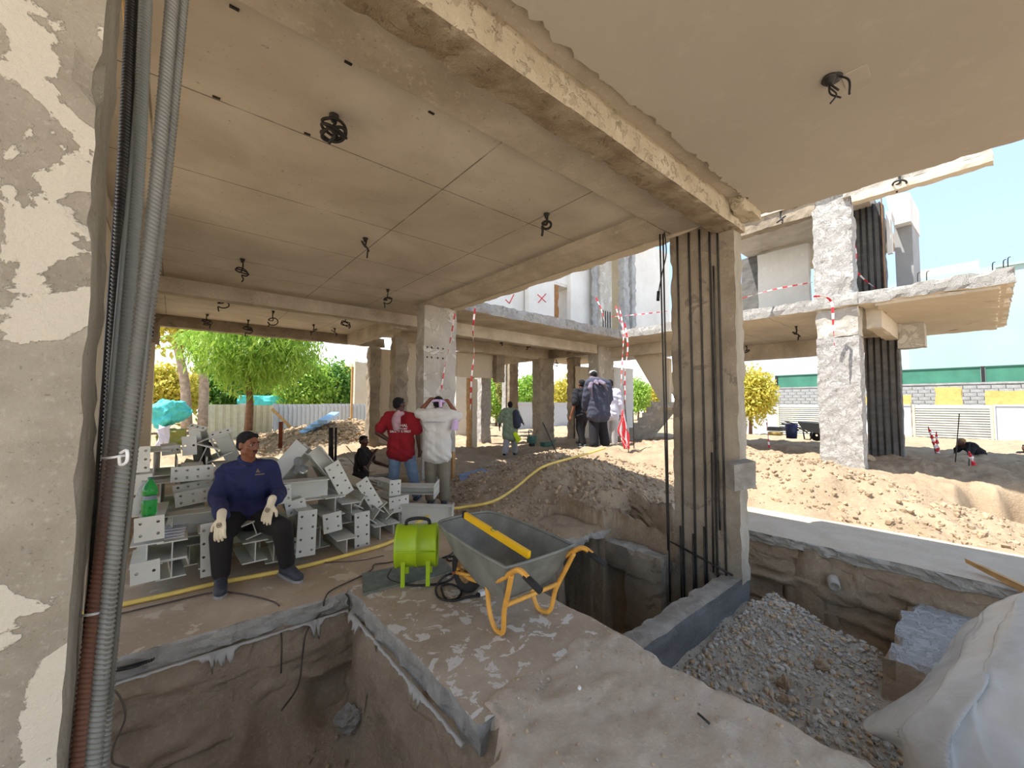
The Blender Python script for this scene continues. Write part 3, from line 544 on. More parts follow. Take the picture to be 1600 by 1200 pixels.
# ------------------------------------------------------------------ the wing across the courtyard: back range
mb = MB().rbox((4.75, 7.56, 3.62), (10.95, 12.4, 3.9), 0.12, .01, 5, .035, 60, mi=[0, 0, 0, 1, 1, 1]); struct('slab_back_wing', mb, ['slab_edge', 'beam'], 'first-floor slab of the back wing with a chipped pale edge', 'slab')
mb = MB().rbox((4.9, 8.85, 3.3), (11.4, 9.12, 3.63), 0.14, .006, 5, .02, 61); struct('beam_back_wing', mb, 'beam', 'concrete beam under the back wing slab, nearer one', 'beam')
mb = MB().rbox((4.9, 11.0, 3.25), (11.5, 11.3, 3.63), 0.14, .006, 5, .02, 62); struct('beam_back_wing_inner', mb, 'beam', 'concrete beam under the back wing slab, farther one', 'beam')
mb = MB().rbox((11.1, 9.1, 3.3), (11.4, 14.4, 3.63), 0.14, .006, 5, .02, 63).rbox((8.0, 11.2, 3.4), (8.3, 12.4, 3.63), 0.2, .006, 5, .02, 64); struct('beam_cross', mb, 'col_dark', 'dark cross beams deep under the back wing', 'beam')
mb = MB().box((9.95, 11.2, 3.63), (16.5, 14.4, 3.9)); struct('slab_back_wing_inner', mb, 'beam', 'ceiling slab deep under the back wing', 'slab')
pxcol('column_wing', 844, 866, 10.97, -.2, 3.3, .45, 'col_dark', 'dark column under the farther back-wing beam', .012, .03, 66)
pxcol('column_wing_deep', 796, 810, 14.7, -.2, 3.62, .45, 'col_dark', 'slim dark column behind the man in green', .01, .03, 67)
pxcol('wall_wing_lit', 790, 797, 14.9, -.2, 3.62, .3, 'col_white', 'sunlit white strip beside the slim dark column', .005, .02, 68, .2, 'wall')
pxcol('column_wing_white', 752, 768, 12.75, -.2, 3.2, .5, 'col_white', 'white hacked column beyond the pale grey column', .02, .04, 69)
pxcol('column_wing_right', 896, 909, 11.9, -.2, 3.62, .4, 'col_dark', 'dark column left of the three men', .015, .05, 70)
pxcol('column_wing_corner', 936, 960, 9.0, -.1, 3.63, .5, 'col_grey', 'grey column behind the man in the slate jacket', .012, .03, 71)
pxcol('wall_wing', 904, 945, 11.6, -.2, 3.2, .2, 'plaster_cream', 'cream wall behind the three men', .003, .03, 72, .2, 'wall')
pxcol('wall_stair', 958, 990, 11.4, -.2, 3.3, .2, 'plaster', 'white wall left of the stair', .003, .02, 73, .2, 'wall')
a, b = ony(714, 546, 11.6), ony(771, 591, 11.6); struct('wall_hanging', MB().box((a[0], 11.6, b[2]), (b[0], 11.8, 3.3)), 'plaster_cream', 'cream lintel wall hanging above the far doorway', 'wall')
pxcol('wall_doorway', 738, 746, 11.62, -.2, 2.4, .25, 'plaster_cream', 'cream pier at the far doorway', .004, .03, 74, .2, 'wall')
pxcol('door_1', 733.5, 738, 11.63, -.2, 2.42, .2, 'wood', 'orange-brown edge of the broken far doorway', .01, .03, 75, .1, 'door frame')
pxcol('wall_beyond', 712, 735, 15.6, -.3, 3.2, .2, 'plaster', 'bright white wall seen through the far doorway', .004, .02, 76, .2, 'wall')
# upper floor of the back range
def pxwall(name, xa, xb, plane, at, z0, z1, th, m, label, amp=0, chip=0, seed=1, cat='wall', step=.2):
    if plane == 'Y': a, b = ony(xa, 460, at)[0], ony(xb, 460, at)[0]; lo, hi = (min(a, b), at, z0), (max(a, b), at+th, z1)
    else: a, b = onx(xa, 460, at)[1], onx(xb, 460, at)[1]; lo, hi = (at, min(a, b), z0), (at+th, max(a, b), z1)
    return struct(name, MB().rbox(lo, hi, step, amp, 5, chip, seed), m, label, cat)
pxwall('wall_upper_left', 690, 826, 'Y', 10.9, 3.9, 9.2, .2, 'plaster', 'white upper-floor wall at the far left of the back wing')
pxwall('wall_upper_marked', 826, 866, 'Y', 10.6, 3.9, 9.2, .2, 'plaster', 'white upper-floor wall with a red cross sprayed on it')
a, b = ony(866, 450, 10.6)[0], ony(892, 450, 10.6)[0]
w = thing('window_1', 'open window hole with a brown broken jamb in the upper wall', 'window', (a, 10.6, 4.4), kind='structure')
z0, z1 = ony(875, 500, 10.6)[2], ony(875, 446, 10.6)[2]
obj('jamb', MB().rbox((a, 10.62, z0-.3), (a+.28, 11.3, z1), .1, .015, 6, .03, 80), 'wood_dark', w); obj('reveal', MB().box((b-.06, 10.62, z0-.3), (b, 11.3, z1)).box((a, 10.62, z1), (b, 11.3, z1+.08)).box((a, 10.6, z1+.08), (b, 10.8, 9.2)).box((a, 10.6, 3.85), (b, 10.8, z0-.25)), 'plaster', w)
pxwall('wall_upper_middle', 892, 931, 'Y', 10.4, 3.9, 9.2, .2, 'plaster', 'white upper-floor wall between window and grey column')
pxwall('column_upper_blocks', 930, 939, 'Y', 10.0, 3.9, 9.2, .2, 'cmu', 'broken block edge beside the grey upper column', .03, .05, 81, 'column', .12)
uc = thing('column_upper', 'grey upper-floor column with bare bars at its foot', 'column', ony(947, 500, 9.9), kind='structure')
a, b = ony(938, 460, 9.9)[0], ony(956, 460, 9.9)[0]
obj('shaft', MB().rbox((a, 9.9, 3.9), (b, 10.3, 9.2), .12, .01, 5, .02, 82), 'col_grey', uc); bars(uc, [[(a+(b-a)*k/5, 9.88, 3.9), (a+(b-a)*k/5, 9.88, 5.3)] for k in range(1, 5)], .016)
pxwall('wall_upper_cream', 956, 976, 'Y', 11.5, 3.9, 9.2, .2, 'plaster_cream', 'cream wall in the gap right of the grey upper column')
pxwall('wall_upper_jamb', 975, 984, 'Y', 10.1, 3.9, 9.2, .3, 'cmu', 'broken grey block jamb on the upper floor', .03, .05, 83, 'wall', .12)
pxwall('wall_upper_strip', 984, 989, 'Y', 10.3, 3.9, 9.2, .3, 'plaster', 'thin white strip between the two block jambs')
pxwall('wall_upper_jamb_right', 988, 994, 'Y', 10.1, 3.9, 9.2, .3, 'cmu', 'second broken grey block jamb on the upper floor', .03, .05, 84, 'wall', .12)
pxwall('wall_upper_right', 992, 1046, 'Y', 10.25, 3.9, 9.2, .2, 'plaster', 'white upper-floor wall left of the centre column')
struct('ceiling_upper_back', MB().box((3, 9.6, 9.2), (17, 14, 9.5)), 'plaster', 'upper-floor roof slab of the back wing', 'ceiling')
for nm, quad, Y, lb in (('spray_mark', [(840, 460, 853, 472), (853, 459, 841, 473)], 10.59, 'red cross sprayed on the white upper wall'), ('spray_mark', [(790, 468, 796, 474), (803, 460, 796, 474)], 10.89, 'faint red tick sprayed on the white upper wall')):
    mb = MB(); [mb.tube([ony(x0, y0, Y), ony(x1, y1, Y)], .018, 5) for x0, y0, x1, y1 in quad]; one(nm, mb, 'red_paint', lb, 'paint mark')

# ------------------------------------------------------------------ the wing across the courtyard: right range
mb = MB().rbox((10.9, 1.70, 3.62), (16.5, 11.3, 3.9), 0.13, .014, 5, .05, 90, mi=[0, 0, 0, 0, 1, 0]).rbox((10.9, -.36, 3.62), (17.0, 1.70, 3.9), 0.1, .016, 5, .06, 91, mi=[0, 0, 0, 0, 2, 0])
struct('slab_right_wing', mb, ['slab_edge', 'ceiling', 'plaster_flaked'], 'first-floor slab of the right wing with a hacked white edge and plastered overhang', 'slab')
mb = MB().rbox((10.98, -.2, 3.56), (16.8, 1.45, 3.63), .1, .006, 4, .04, 92); struct('ceiling_overhang', mb, 'plaster_flaked', 'cream plaster under the right wing overhang', 'ceiling')
mb = MB().rbox((11.5, 1.42, 3.18), (14.4, 1.68, 3.63), .1, .008, 5, .03, 93); struct('beam_right_wing', mb, 'plaster_flaked', 'half-plastered beam under the right wing overhang', 'beam')
mb = MB().rbox((15.6, 1.7, 3.1), (15.9, 7.6, 3.63), .2, .006, 5, .02, 94); struct('beam_right_wing_far', mb, 'beam', 'dark far beam under the right wing', 'beam')
mb = MB().rbox((13.9, .95, 2.95), (14.3, 1.44, 3.62), .1, .01, 5, .04, 95); struct('beam_stub', mb, 'col_grey', 'grey broken beam end under the overhang', 'beam')
mb = MB().rbox((11.0, 1.72, -.6), (11.45, 2.46, 3.0), .07, .014, 8, .02, 96, mi=[0]*6).rbox((11.01, 1.72, 3.0), (11.45, 2.45, 3.62), .07, .014, 5, .02, 97, mi=[1]*6); struct('column_right', mb, ['col_white', 'col_grey'], 'pale rough-rendered column of the right wing, sunlit, at ground level', 'column')
mb = MB().rbox((11.0, 1.78, 3.9), (11.45, 2.47, 6.15), .06, .03, 4, .03, 98); struct('column_right_upper', mb, 'col_white', 'white column with hacked wavy render on the upper floor of the right wing', 'column')
def grooved(name, X, ya, yb, z0, z1, label, seed):
    t = thing(name, label, 'column', (X, (ya+yb)/2, z0), kind='structure'); obj('shaft', MB().rbox((X, ya, z0), (X+.3, yb, z1), .12, .012, 5, .02, seed), 'grey_wall', t)
    n = 5; bars(t, [[(X-.02, ya+(yb-ya)*(k+.5)/n, z0), (X-.02, ya+(yb-ya)*(k+.5)/n, z1)] for k in range(n)], .018)
grooved('column_right_barred', 14, 1.42, 2.1, -.5, 3.3, 'grey column with dark vertical bars behind the pale right column', 99)
grooved('column_upper_barred', 12.3, 1.42, 1.98, 3.9, 6.2, 'grey barred column on the upper floor beside the white hacked column', 100)
struct('trim_5', MB().box(tuple(onx(1383, 446, 12.2)*V(1, 1, 0)+V(0, 0, 3.9)), tuple(onx(1376, 310, 12.2)*V(1, 1, 0)+V(.08, 0, 6.3))), 'wood_dark', 'upright brown plank beside the barred upper column', 'plank')
struct('ceiling_upper_right', MB().box((10.95, 1.6, 6.16), (16.5, 4.75, 6.45)), 'beam', 'roof slab over the upper floor of the right wing', 'ceiling')
mb = MB().rbox((10.9, -.19, 5.98), (11.12, 1.9, 6.30), .08, .01, 5, .02, 101, mi=[0]*6).rbox((10.88, -.2, 5.82), (11.12, 1.75, 5.985), .08, .006, 5, .02, 102, mi=[1]*6); struct('beam_upper_right', mb, ['col_grey', 'plaster_cream'], 'upper roof edge beam with a cream plaster strip along its foot', 'beam')
mb = MB().rbox((11.0, 2.4, 5.85), (11.3, 4.7, 6.2), .12, .02, 5, .05, 103); struct('beam_upper_broken', mb, 'col_dark', 'broken dark beam over the upper floor of the right wing', 'beam')
a = onx(1182, 370, 13.4); b = onx(1266, 480, 13.4); struct('wall_upper_panel', MB().rbox((13.4, b[1], 3.9), (13.6, a[1], 6.05), .2, .002, 5, .02, 104), 'plaster', 'white wall panel on the upper floor left of the white column', 'wall')
struct('wall_upper_dark', MB().rbox((13.7, 4.4, 3.9), (13.9, 4.95, 6.16), .2, .02, 5, .02, 105), 'grey_wall', 'dark bare block wall on the upper floor', 'wall')
a = onx(1396, 340, 13.0); b = onx(1429, 445, 13.0); struct('wall_upper_grey', MB().box((13.0, b[1], 3.9), (14.5, a[1], 5.9)), 'grey_paint', 'grey rendered wall at the right end of the upper floor', 'wall')
struct('ceiling_upper_box', MB().prism([onx(1383, 305, 12.6), onx(1396, 352, 12.6), onx(1423, 345, 12.6), onx(1421, 300, 12.6)], (2.0, 0, .2)), 'plaster', 'white boxed soffit at the right end of the upper floor', 'ceiling')
struct('trim_6', MB().box(tuple(onx(1395, 395, 12.5)*V(1, 1, 1)), tuple(onx(1384, 330, 12.5)+V(.1, 0, 0))), 'plaster', 'small white plaster piece by the brown plank', 'trim')
# rebar ends on the slab
t = thing('bent_starter_bars', 'thin bent bar ends sticking up from the right wing slab edge', 'rebar', onx(1540, 425, 11.3))
for px, py in ((1434, 436), (1448, 434), (1551, 420), (1568, 416), (1575, 412)): bars(t, [[onx(px, py+6, 11.3), onx(px, py-8, 11.3), onx(px+4, py-11, 11.3)]], .008, 'rebar_dark', 'bar')

# ------------------------------------------------------------------ stair
st = thing('concrete_stair', 'concrete stair with a lower flight of steps and a sloping upper flight', 'stair', (12.6, 8.0, 0), kind='structure')
N = 8; lo, hi = V(8.75, .12), V(7.35, 1.62)
for k in range(N):
    y0 = lo[0]+(hi[0]-lo[0])*k/N; y1 = lo[0]+(hi[0]-lo[0])*(k+1)/N; z1 = lo[1]+(hi[1]-lo[1])*(k+1)/N
    obj('step', MB().box((12.6, min(y0, y1), z1-.19), (13.9, max(y0, y1), z1)), 'col_grey', st)
obj('lower_flight', MB().prism([(12.62, 8.75, .1), (12.62, 7.3, 1.62), (12.62, 7.2, 1.42), (12.62, 8.45, .0)], (1.26, 0, 0)), 'col_grey', st)
obj('landing', MB().box((12.6, 6.5, 1.42), (15.2, 7.35, 1.60)), 'col_grey', st)
obj('upper_flight', MB().prism([(14.1, 7.3, 1.62), (14.1, 9.0, 3.62), (14.1, 8.75, 3.62), (14.1, 7.2, 1.42)], (1.2, 0, 0)), 'plaster_cream', st)
pa, pb, pc, pd = onx(1040, 642, 13.0), onx(985, 548, 13.0), onx(1046, 560, 13.0), onx(1046, 640, 13.0)
obj('soffit', MB().prism([pa, pb, pc, pd], (.15, 0, 0)), 'plaster_cream', st)
struct('beam_stair', MB().rbox((12.4, 7.0, 3.25), (12.7, 9.0, 3.62), .14, .008, 5, .02, 107), 'beam', 'concrete beam above the stair', 'beam')
# ------------------------------------------------------------------ beyond the site: hoardings, block wall, houses, trees
X_F = 28.0
yl = 14.0
mb = MB()
def gz(x, y): return float(ground_z(np.array([x]), np.array([y]))[0])
hz0, hz1 = -.35, 1.57
def hoarding(ya, yb, label):
    t = thing('hoarding_panel', label, 'hoarding', (X_F, (ya+yb)/2, hz0))
    obj('panel', MB().box((X_F, ya, hz0), (X_F+.06, yb, hz1)), 'hoarding', t); obj('top_rail', MB().box((X_F-.03, ya, hz1-.06), (X_F+.09, yb, hz1+.02)), 'hoarding', t)
    obj('post', MB().box((X_F-.05, yb-.06, hz0), (X_F, yb, hz1)), 'hoarding', t)
def louvre(ya, yb, label):
    t = thing('louvred_panel', label, 'hoarding', (X_F, (ya+yb)/2, hz0)); me = None; n = 16
    for s_, y in (('stile', ya), ('stile', yb-.09)): obj(s_, MB().box((X_F-.03, y, hz0), (X_F+.08, y+.09, hz1)), 'louvre', t)
    for k in range(n):
        z = hz0+.05+(hz1-hz0-.1)*k/n
        if me is None:
            mb = MB().prism([(0, ya+.09, 0), (0, yb-.09, 0), (.05, yb-.09, .09), (.05, ya+.09, .09)], (-.012, 0, .008)); me = mb.mesh('slat'); mats(me, 'louvre')
        o = bpy.data.objects.new('slat', me); COL.objects.link(o); o.parent = t; o.location = (0, -(ya+yb)/2, z-hz0)
    obj('backing', MB().box((X_F+.09, ya, hz0), (X_F+.1, yb, hz1)), 'hoarding', t)
yy = lambda px: float(onx(px, 655, X_F)[1])
hoarding(yy(1215), yy(1120), 'white hoarding panel beyond the site, left of the far wheelbarrow')
louvre(yy(1300), yy(1215), 'ivory louvred panel behind the far wheelbarrow')
hoarding(yy(1424), yy(1300), 'white hoarding panel behind the pale right column')
louvre(yy(1552), yy(1426), 'wide ivory louvred panel right of the pale right column')
hoarding(yy(1660), yy(1553), 'white hoarding panel at the far right end')
# block wall on which the green fence stands: nearer courses laid block by block
bw = thing('block_wall', 'long bare cement block wall behind the white hoarding', 'wall', (32, 4, 0), kind='structure')
ZB0, ZB1 = 1.2, 2.72; obj('core', MB().box((32.06, -4, -.5), (32.3, 16, ZB1-.02)), 'cmu', bw)
bm = MB().rbox((0, .01, .01), (.06, .47, .185), .25, .004, 5, .0, 3).mesh('block'); mats(bm, 'cmu')
k = 0
for r in range(7):
    for c in range(34):
        o = bpy.data.objects.new('block', bm); COL.objects.link(o); o.parent = bw; o.location = (0+random.uniform(-.006, .01), -6.0+c*.48+(.24 if r % 2 else 0), 1.25+r*.195)
obj('coping', MB().rbox((31.98, -4, ZB1-.06), (32.32, 16, ZB1+.04), .6, .01, 2, 0, 4), 'cmu', bw)
for k, (pa, pb, za) in enumerate(((1168, 1210, .0), (1345, 1372, -.1), (1390, 1424, -.08), (1460, 1505, .12), (1540, 1640, 0))):
    a, b = onx(pa, 624, 29.5)[1], onx(pb, 624, 29.5)[1]; nm = ('under the tree at the right', 'left of the pale column', 'between the two right columns', 'standing tallest above the wide louvred panel', 'above the far right hoarding')[k]
    zt = 1.5+(632-617+za*60)/628*29.5*.62+.25
    one('foam_board', MB().rbox((29.4, b, -.3), (29.5, a, zt+.05), .3, .02, 2, .08, k), 'foam', 'yellow foam board '+nm, 'board')
gf = thing('green_mesh_fence', 'dark green mesh fence on top of the block wall', 'fence', (32.4, 4, ZB1))
ya, yb = onx(1700, 590, 32.4)[1], onx(1213, 590, 32.4)[1]; zz = 3.55
for k in range(4):
    a = ya+(yb-ya)*k/4; b = ya+(yb-ya)*(k+1)/4; obj('mesh_panel', MB().box((32.42, a+.08, ZB1), (32.46, b-.08, zz)), 'green_net', gf); obj('post', MB().box((32.36, a-.07, ZB1), (32.5, a+.07, zz+.06)), 'rubber', gf)
obj('post', MB().box((32.36, yb-.07, ZB1), (32.5, yb+.07, zz+.06)), 'rubber', gf); obj('rail', MB().box((32.38, ya, zz), (32.48, yb, zz+.06)), 'green_tool', gf)
b1 = thing('pale_building', 'big pale mint building filling the view behind the green fence', 'building', (40, 0, 0))
Xb = 40.; obj('wall', MB().box((Xb, onx(1720, 500, Xb)[1], -1), (Xb+10, onx(1418, 500, Xb)[1], onx(1500, 424, Xb)[2])), 'pale_wall', b1)
obj('parapet', MB().box((Xb-.15, onx(1720, 500, Xb)[1], onx(1500, 428, Xb)[2]), (Xb+10, onx(1560, 500, Xb)[1], onx(1590, 413, Xb)[2])), 'pale_wall', b1)
obj('base_band', MB().box((Xb-.12, onx(1720, 500, Xb)[1], -1), (Xb, onx(1418, 500, Xb)[1], onx(1500, 580, Xb)[2])), 'pale_white', b1)
Xb = 44.; b2 = thing('white_building', 'low white building seen under the right wing slab', 'building', (Xb, 10, 0)); obj('wall', MB().box((Xb, onx(1425, 500, Xb)[1], -1), (Xb+9, onx(1172, 500, Xb)[1], onx(1250, 545, Xb)[2])), 'pale_white', b2)
obj('roof', MB().box((Xb-.3, onx(1425, 500, Xb)[1], onx(1250, 545, Xb)[2]), (Xb+9, onx(1165, 500, Xb)[1], onx(1250, 541, Xb)[2])), 'pale_white', b2); obj('upper_storey', MB().box((Xb+8.5, onx(1530, 430, Xb)[1], 3), (Xb+16, onx(1395, 430, Xb)[1], onx(1470, 411, Xb)[2]*1.14)), 'plaster_cream', b2)
# sheeting at the left opening and behind the back range
def profiled(name, p0, p1, z0, z1, m, label, pitch=.19, lean=0):
    a, b = V(*p0), V(*p1); L = np.linalg.norm(b-a); d = (b-a)/L; n = V(d[1], -d[0]); u = []; s = 0
    while s < L:
        for ds, h in ((0, 0), (.28, 0), (.36, 1), (.92, 1)): u.append((s+ds*pitch, h*.045))
        s += pitch
    rows = [[(a[0]+d[0]*s_+n[0]*(h+lean*k), a[1]+d[1]*s_+n[1]*(h+lean*k), z) for s_, h in u] for k, z in ((0, z1), (1, z0))]
    t = thing(name, label, 'fence', (*(a+b)/2, z0)); o = obj('sheet', MB().sweep_quad(rows, 0, False), m, t); o.modifiers.new('s', 'SOLIDIFY').thickness = .004
    c0, c1 = a-n*.05, b-n*.05; obj('rail', MB().tube([(c0[0], c0[1], z1-.25), (c1[0], c1[1], z1-.25)], .03, 6), m, t); return t
yF = 21.5
xx = lambda px, Y=yF: float(ony(px, 650, Y)[0])
profiled('profiled_fence', (xx(427), yF), (xx(502), yF), -.1, 1.47, 'fence_white', 'white profiled sheet fence behind the tree, left length')
profiled('profiled_fence', (xx(502), yF+.02), (xx(600), yF+.02), -.1, 1.50, 'fence_white', 'white profiled sheet fence behind the dug sand, right length')
profiled('profiled_fence', (xx(325, 20), 20), (xx(372, 20), 20), -.1, 1.45, 'fence_beige', 'beige profiled sheet leaning left of the tree trunk', .24, .5)
profiled('profiled_fence', (xx(376, 20.6), 20.6), (xx(426, 20.6), 20.6), -.1, 1.42, 'fence_beige', 'beige profiled sheet right of the tree trunk', .24)
one('plank', MB().prism([ony(423, 640, 20), ony(427, 637, 20), ony(462, 672, 19.5), ony(459, 676, 19.5)], (0, .05, 0)), 'wood', 'thin plank leaning on the white sheet fence', 'plank')
one('plank', MB().box((xx(549, 21), 21.1, 0), (xx(552, 21), 21.2, 3.4)), 'wood', 'tall thin timber post before the white sheet fence', 'post')
st = thing('cream_gatepost', 'cream rendered post standing by the back column', 'post', (xx(563, 24), 24, 0)); obj('shaft', MB().rbox((xx(553, 24), 24, -.2), (xx(578, 24), 24.5, 4.0), .4, .01, 2, .04, 2), 'plaster_cream', st)
for k, (pa, pb, Y) in enumerate(((800, 845, 19.5), (864, 898, 20.5), (700, 760, 21))):
    a, b = ony(pa, 640, Y)[0], ony(pb, 640, Y)[0]; t = thing('sheet_hoarding', ('white sheeting behind the man in green', 'white sheeting seen right of the farther-beam column', 'white sheeting behind the white hacked column')[k], 'hoarding', ((a+b)/2, Y, -.2))
    obj('sheet', MB().box((a, Y, -.2), (b, Y+.05, 1.62)), 'hoarding', t); obj('rail', MB().box((a, Y-.04, 1.5), (b, Y+.08, 1.66)), 'hoarding', t)
bb = thing('net_bundle', 'cyan shade net bundled by the left tree trunks', 'net', ony(262, 650, 19)); mb = MB()
for q in ((252, 640, .55), (268, 632, .5), (262, 652, .55), (282, 640, .42)): mb.ball(ony(q[0], q[1]+3, 19), (q[2]*.8, .35, q[2]*.5), None, 14, 9)
me = remesh('net', mb, .05, 1); n_ = len(me.vertices); co = np.empty(n_*3); me.vertices.foreach_get('co', co); co = co.reshape(-1, 3); me.vertices.foreach_set('co', (co+.12*np.stack([fbm(co*3, 4, k) for k in range(3)], -1)).ravel()); obj('net', me, 'cyan', bb, None, True)
one('hedge_bale', MB().rbox((xx(249, 18.6), 18.5, -.3), (xx(292, 18.6), 19.2, .55), .12, .06, 6, .05, 6), 'leaf_dry', 'low olive-brown clipped hedge below the cyan net', 'hedge')
one('sand_bag', MB().rbox((xx(247, 17.5), 17, -.2), (xx(266, 17.5), 17.5, .75), .15, .06, 3, .2, 7), 'white_cloth', 'pale tarpaulin lump at the left end of the opening', 'tarpaulin')
t = thing('cyan_bus_roof', 'cyan topped vehicle roof showing above the white sheet fence', 'vehicle', (xx(430, 27), 27, 0)); obj('roof', MB().rbox((xx(372, 27), 27, 1.3), (xx(492, 27), 29, 1.95), .3, .01, 2, .2, 8), 'cyan', t); obj('body', MB().box((xx(374, 27), 27.05, .1), (xx(490, 27), 28.9, 1.5)), 'fence_white', t)
for k in range(4):
    p = [ony(463+k*11, 683-k*3, 15.6-k*.1), ony(478+k*11, 683-k*3, 15.6-k*.1), ony(521+k*3, 659, 17.2), ony(508+k*3, 659, 17.2)]
    o = one('metal_sheet', MB().prism(p, (0, 0, .04+.03*k)), 'blue_sheet', 'pale blue metal sheets lying on the sand heap beyond the opening', 'sheet', 'pale blue sheets on the sand')
    o.location.z += .12+.05*k
# rods of the left yard
one('steel_tube', MB().tube([ony(438, 700, 11), ony(439, 659, 11)], .045, 8), 'rust', 'short rusty tube upright behind the seated man', 'tube')
t = thing('starter_bars', 'three dark starter bars upright before the sand heap', 'rebar', ony(519, 720, 9.2)); [obj('bar', MB().tube([ony(px, 722, 9.2), ony(px+random.uniform(-1, 1), 668, 9.2)], .028, 7), 'rebar_dark', t) for px in (515, 519.5, 524)]
for k, q in enumerate((((538, 708, 8.3), (562, 736, 7.6)), ((541, 697, 8.3), (578, 738, 7.4)))): one('thin_bar', MB().tube([ond(*q[0]), ond(*q[1])], .010, 6), 'rebar_grey', ('thin leaning bar left of the crouching worker, lower one', 'thin leaning bar left of the crouching worker, upper one')[k], 'rebar')

# trees
def tree(name, base, h, crown, r, nleaf, m_leaf, m_bark, label, trunk_r=.12, lean=(0, 0), group=None, size=.16, fork=None, droop=0.3, thin=.22):
    t = thing(name, label, 'tree', base, group); B = V(*base); top = B+V(lean[0], lean[1], h)
    mb = MB(); mb.tube(smooth_path([B-V(0, 0, .1), B+V(lean[0]*.3+.05, lean[1]*.3, h*.45), top], 6), np.linspace(trunk_r, trunk_r*.6, 13), 9); obj('trunk', mb, m_bark, t)
    C = B+V(*crown); mb = MB()
    for k in range(7):
        a = k*2.4; e = C+V(math.cos(a)*r[0]*.7, math.sin(a)*r[1]*.7, random.uniform(-.3, .6)*r[2]); mb.tube(smooth_path([top-V(0, 0, .1), (top+e)/2+V(0, 0, .15), e], 5), np.linspace(trunk_r*.55, .012, 11), 6)
    obj('branches', mb, m_bark, t)
    n = nleaf; d = rng.normal(size=(n, 3)); d /= np.linalg.norm(d, axis=1, keepdims=True); rad = rng.uniform(.25, 1, n)**.6; clump = 1+.25*vnoise(d*3.0, int(abs(B[0]*10))+3)[:, None]
    p = C+d*rad[:, None]*V(*r)*clump; sz = size*rng.uniform(.6, 1.3, n); ax = rng.normal(size=(n, 3)); ax[:, 2] -= droop*2; ax /= np.linalg.norm(ax, axis=1, keepdims=True); bx = np.cross(ax, rng.normal(size=(n, 3))); bx /= np.linalg.norm(bx, axis=1, keepdims=True)
    v = np.stack([p, p+ax*sz[:, None]*.5+bx*sz[:, None]*thin, p+ax*sz[:, None], p+ax*sz[:, None]*.5-bx*sz[:, None]*thin], 1).reshape(-1, 3); f = np.arange(n*4).reshape(-1, 4)
    me = bpy.data.meshes.new('foliage'); me.from_pydata(v.tolist(), [], f.tolist()); mats(me, m_leaf); o = obj('foliage', MB(), []) if False else None
    o = bpy.data.objects.new('foliage', me); COL.objects.link(o); o.parent = t; me.transform(Matrix.Translation(-Vector(B))); o['kind'] = 'stuff'; return t
Yt = 16.0
tree('young_tree', ony(388, 668, Yt), 2.1, (.15, 0, 2.85), (2.0, 1.8, 1.6), 16000, 'leaf', 'bark', 'green feathery tree with a brown forked trunk in the opening behind the seated man', .13, (-.12, 0), size=.26, droop=.8, thin=.09)
tree('pale_trunk_tree', ony(292, 668, 21), 4.6, (-.2, 0, 5.0), (1.8, 1.6, 1.9), 4000, 'leaf_yellow', 'bark_pale', 'yellow-leaved tree with a pale leaning trunk, left of its pair', .2, (-.75, 0), size=.28)
tree('pale_trunk_tree', ony(317, 668, 21), 5.2, (.1, 0, 5.0), (1.6, 1.4, 1.8), 3500, 'leaf_dark', 'bark_pale', 'tree with a pale straight trunk, right of its pair', .2, (-.35, 0), size=.26)
hz = [(250, 27, 3.2, 'leaf_yellow', 'yellow-leaved bush at the left end of the opening'), (345, 29, 3.4, 'leaf_dark', 'deep green tree behind the pale trunks'), (420, 30, 3.0, 'leaf_dark', 'deep green tree behind the feathery young tree'), (476, 27, 3.9, 'leaf', 'bright tree with a bent pale stem above the sheet fence'), (520, 28, 4.0, 'leaf_dark', 'dense deep green tree above the sheet fence'), (566, 31, 4.2, 'leaf_yellow', 'yellow-green tree by the cream post')]
for px, Y, h, m, lb in hz:
    b = ony(px, 655, Y); b[2] = 0; tree('hedge_tree', b, h*.45, (0, 0, h*.62), (1.7, 1.2, h*.5), 5000, m, 'bark_pale', lb, .11, (.1, 0), 'trees beyond the sheet fence', size=.30)
for px, Y, h, m, lb in ((775, 23, 3.6, 'leaf', 'green tree seen between the white hacked column and slim dark column'), (826, 24, 3.8, 'leaf', 'yellow-green tree behind the man in green'), (880, 25, 3.8, 'leaf_yellow', 'bright yellow-green tree right of the farther-beam column'), (997, 23, 4.2, 'leaf', 'tree glimpsed between stair and white wall'), (1020, 24, 3.6, 'leaf_yellow', 'yellow-green tree showing under the stair soffit'), (740, 26, 4, 'leaf_dark', 'deep green tree beyond the far doorway')):
    b = ony(px, 655, Y); b[2] = 0; tree('yard_tree', b, h*.4, (0, 0, h*.6), (1.5, 1.2, h*.45), 4500, m, 'bark', lb, .1, (.1, 0), 'trees behind the back wing', size=.26)
b = onx(1172, 655, 25); b[2] = -.3; tree('right_tree', b, 1.9, (0, -.1, 2.5), (1.0, 1.25, 1.5), 4500, 'leaf_yellow', 'bark', 'yellowing tree showing right of the centre column', .1, (0, 0), size=.24)
b = ony(786, 655, 17); b[2] = 0; tree('thin_tree', b, 2.2, (0.1, 0, 2.5), (.55, .5, 1.0), 900, 'leaf_dry', 'bark', 'thin dry sapling beside the white hacked column', .07, (.2, 0), size=.2)
a_, b_ = ony(772, 597, 11.5), ony(785, 574, 11.5); one('pipe_box', MB().rbox((a_[0], 11.35, a_[2]), (b_[0], 11.6, 3.3), .12, .02, 4, .04, 3), 'col_dark', 'dark boxed lump hanging beside the lintel wall of the far doorway', 'box')

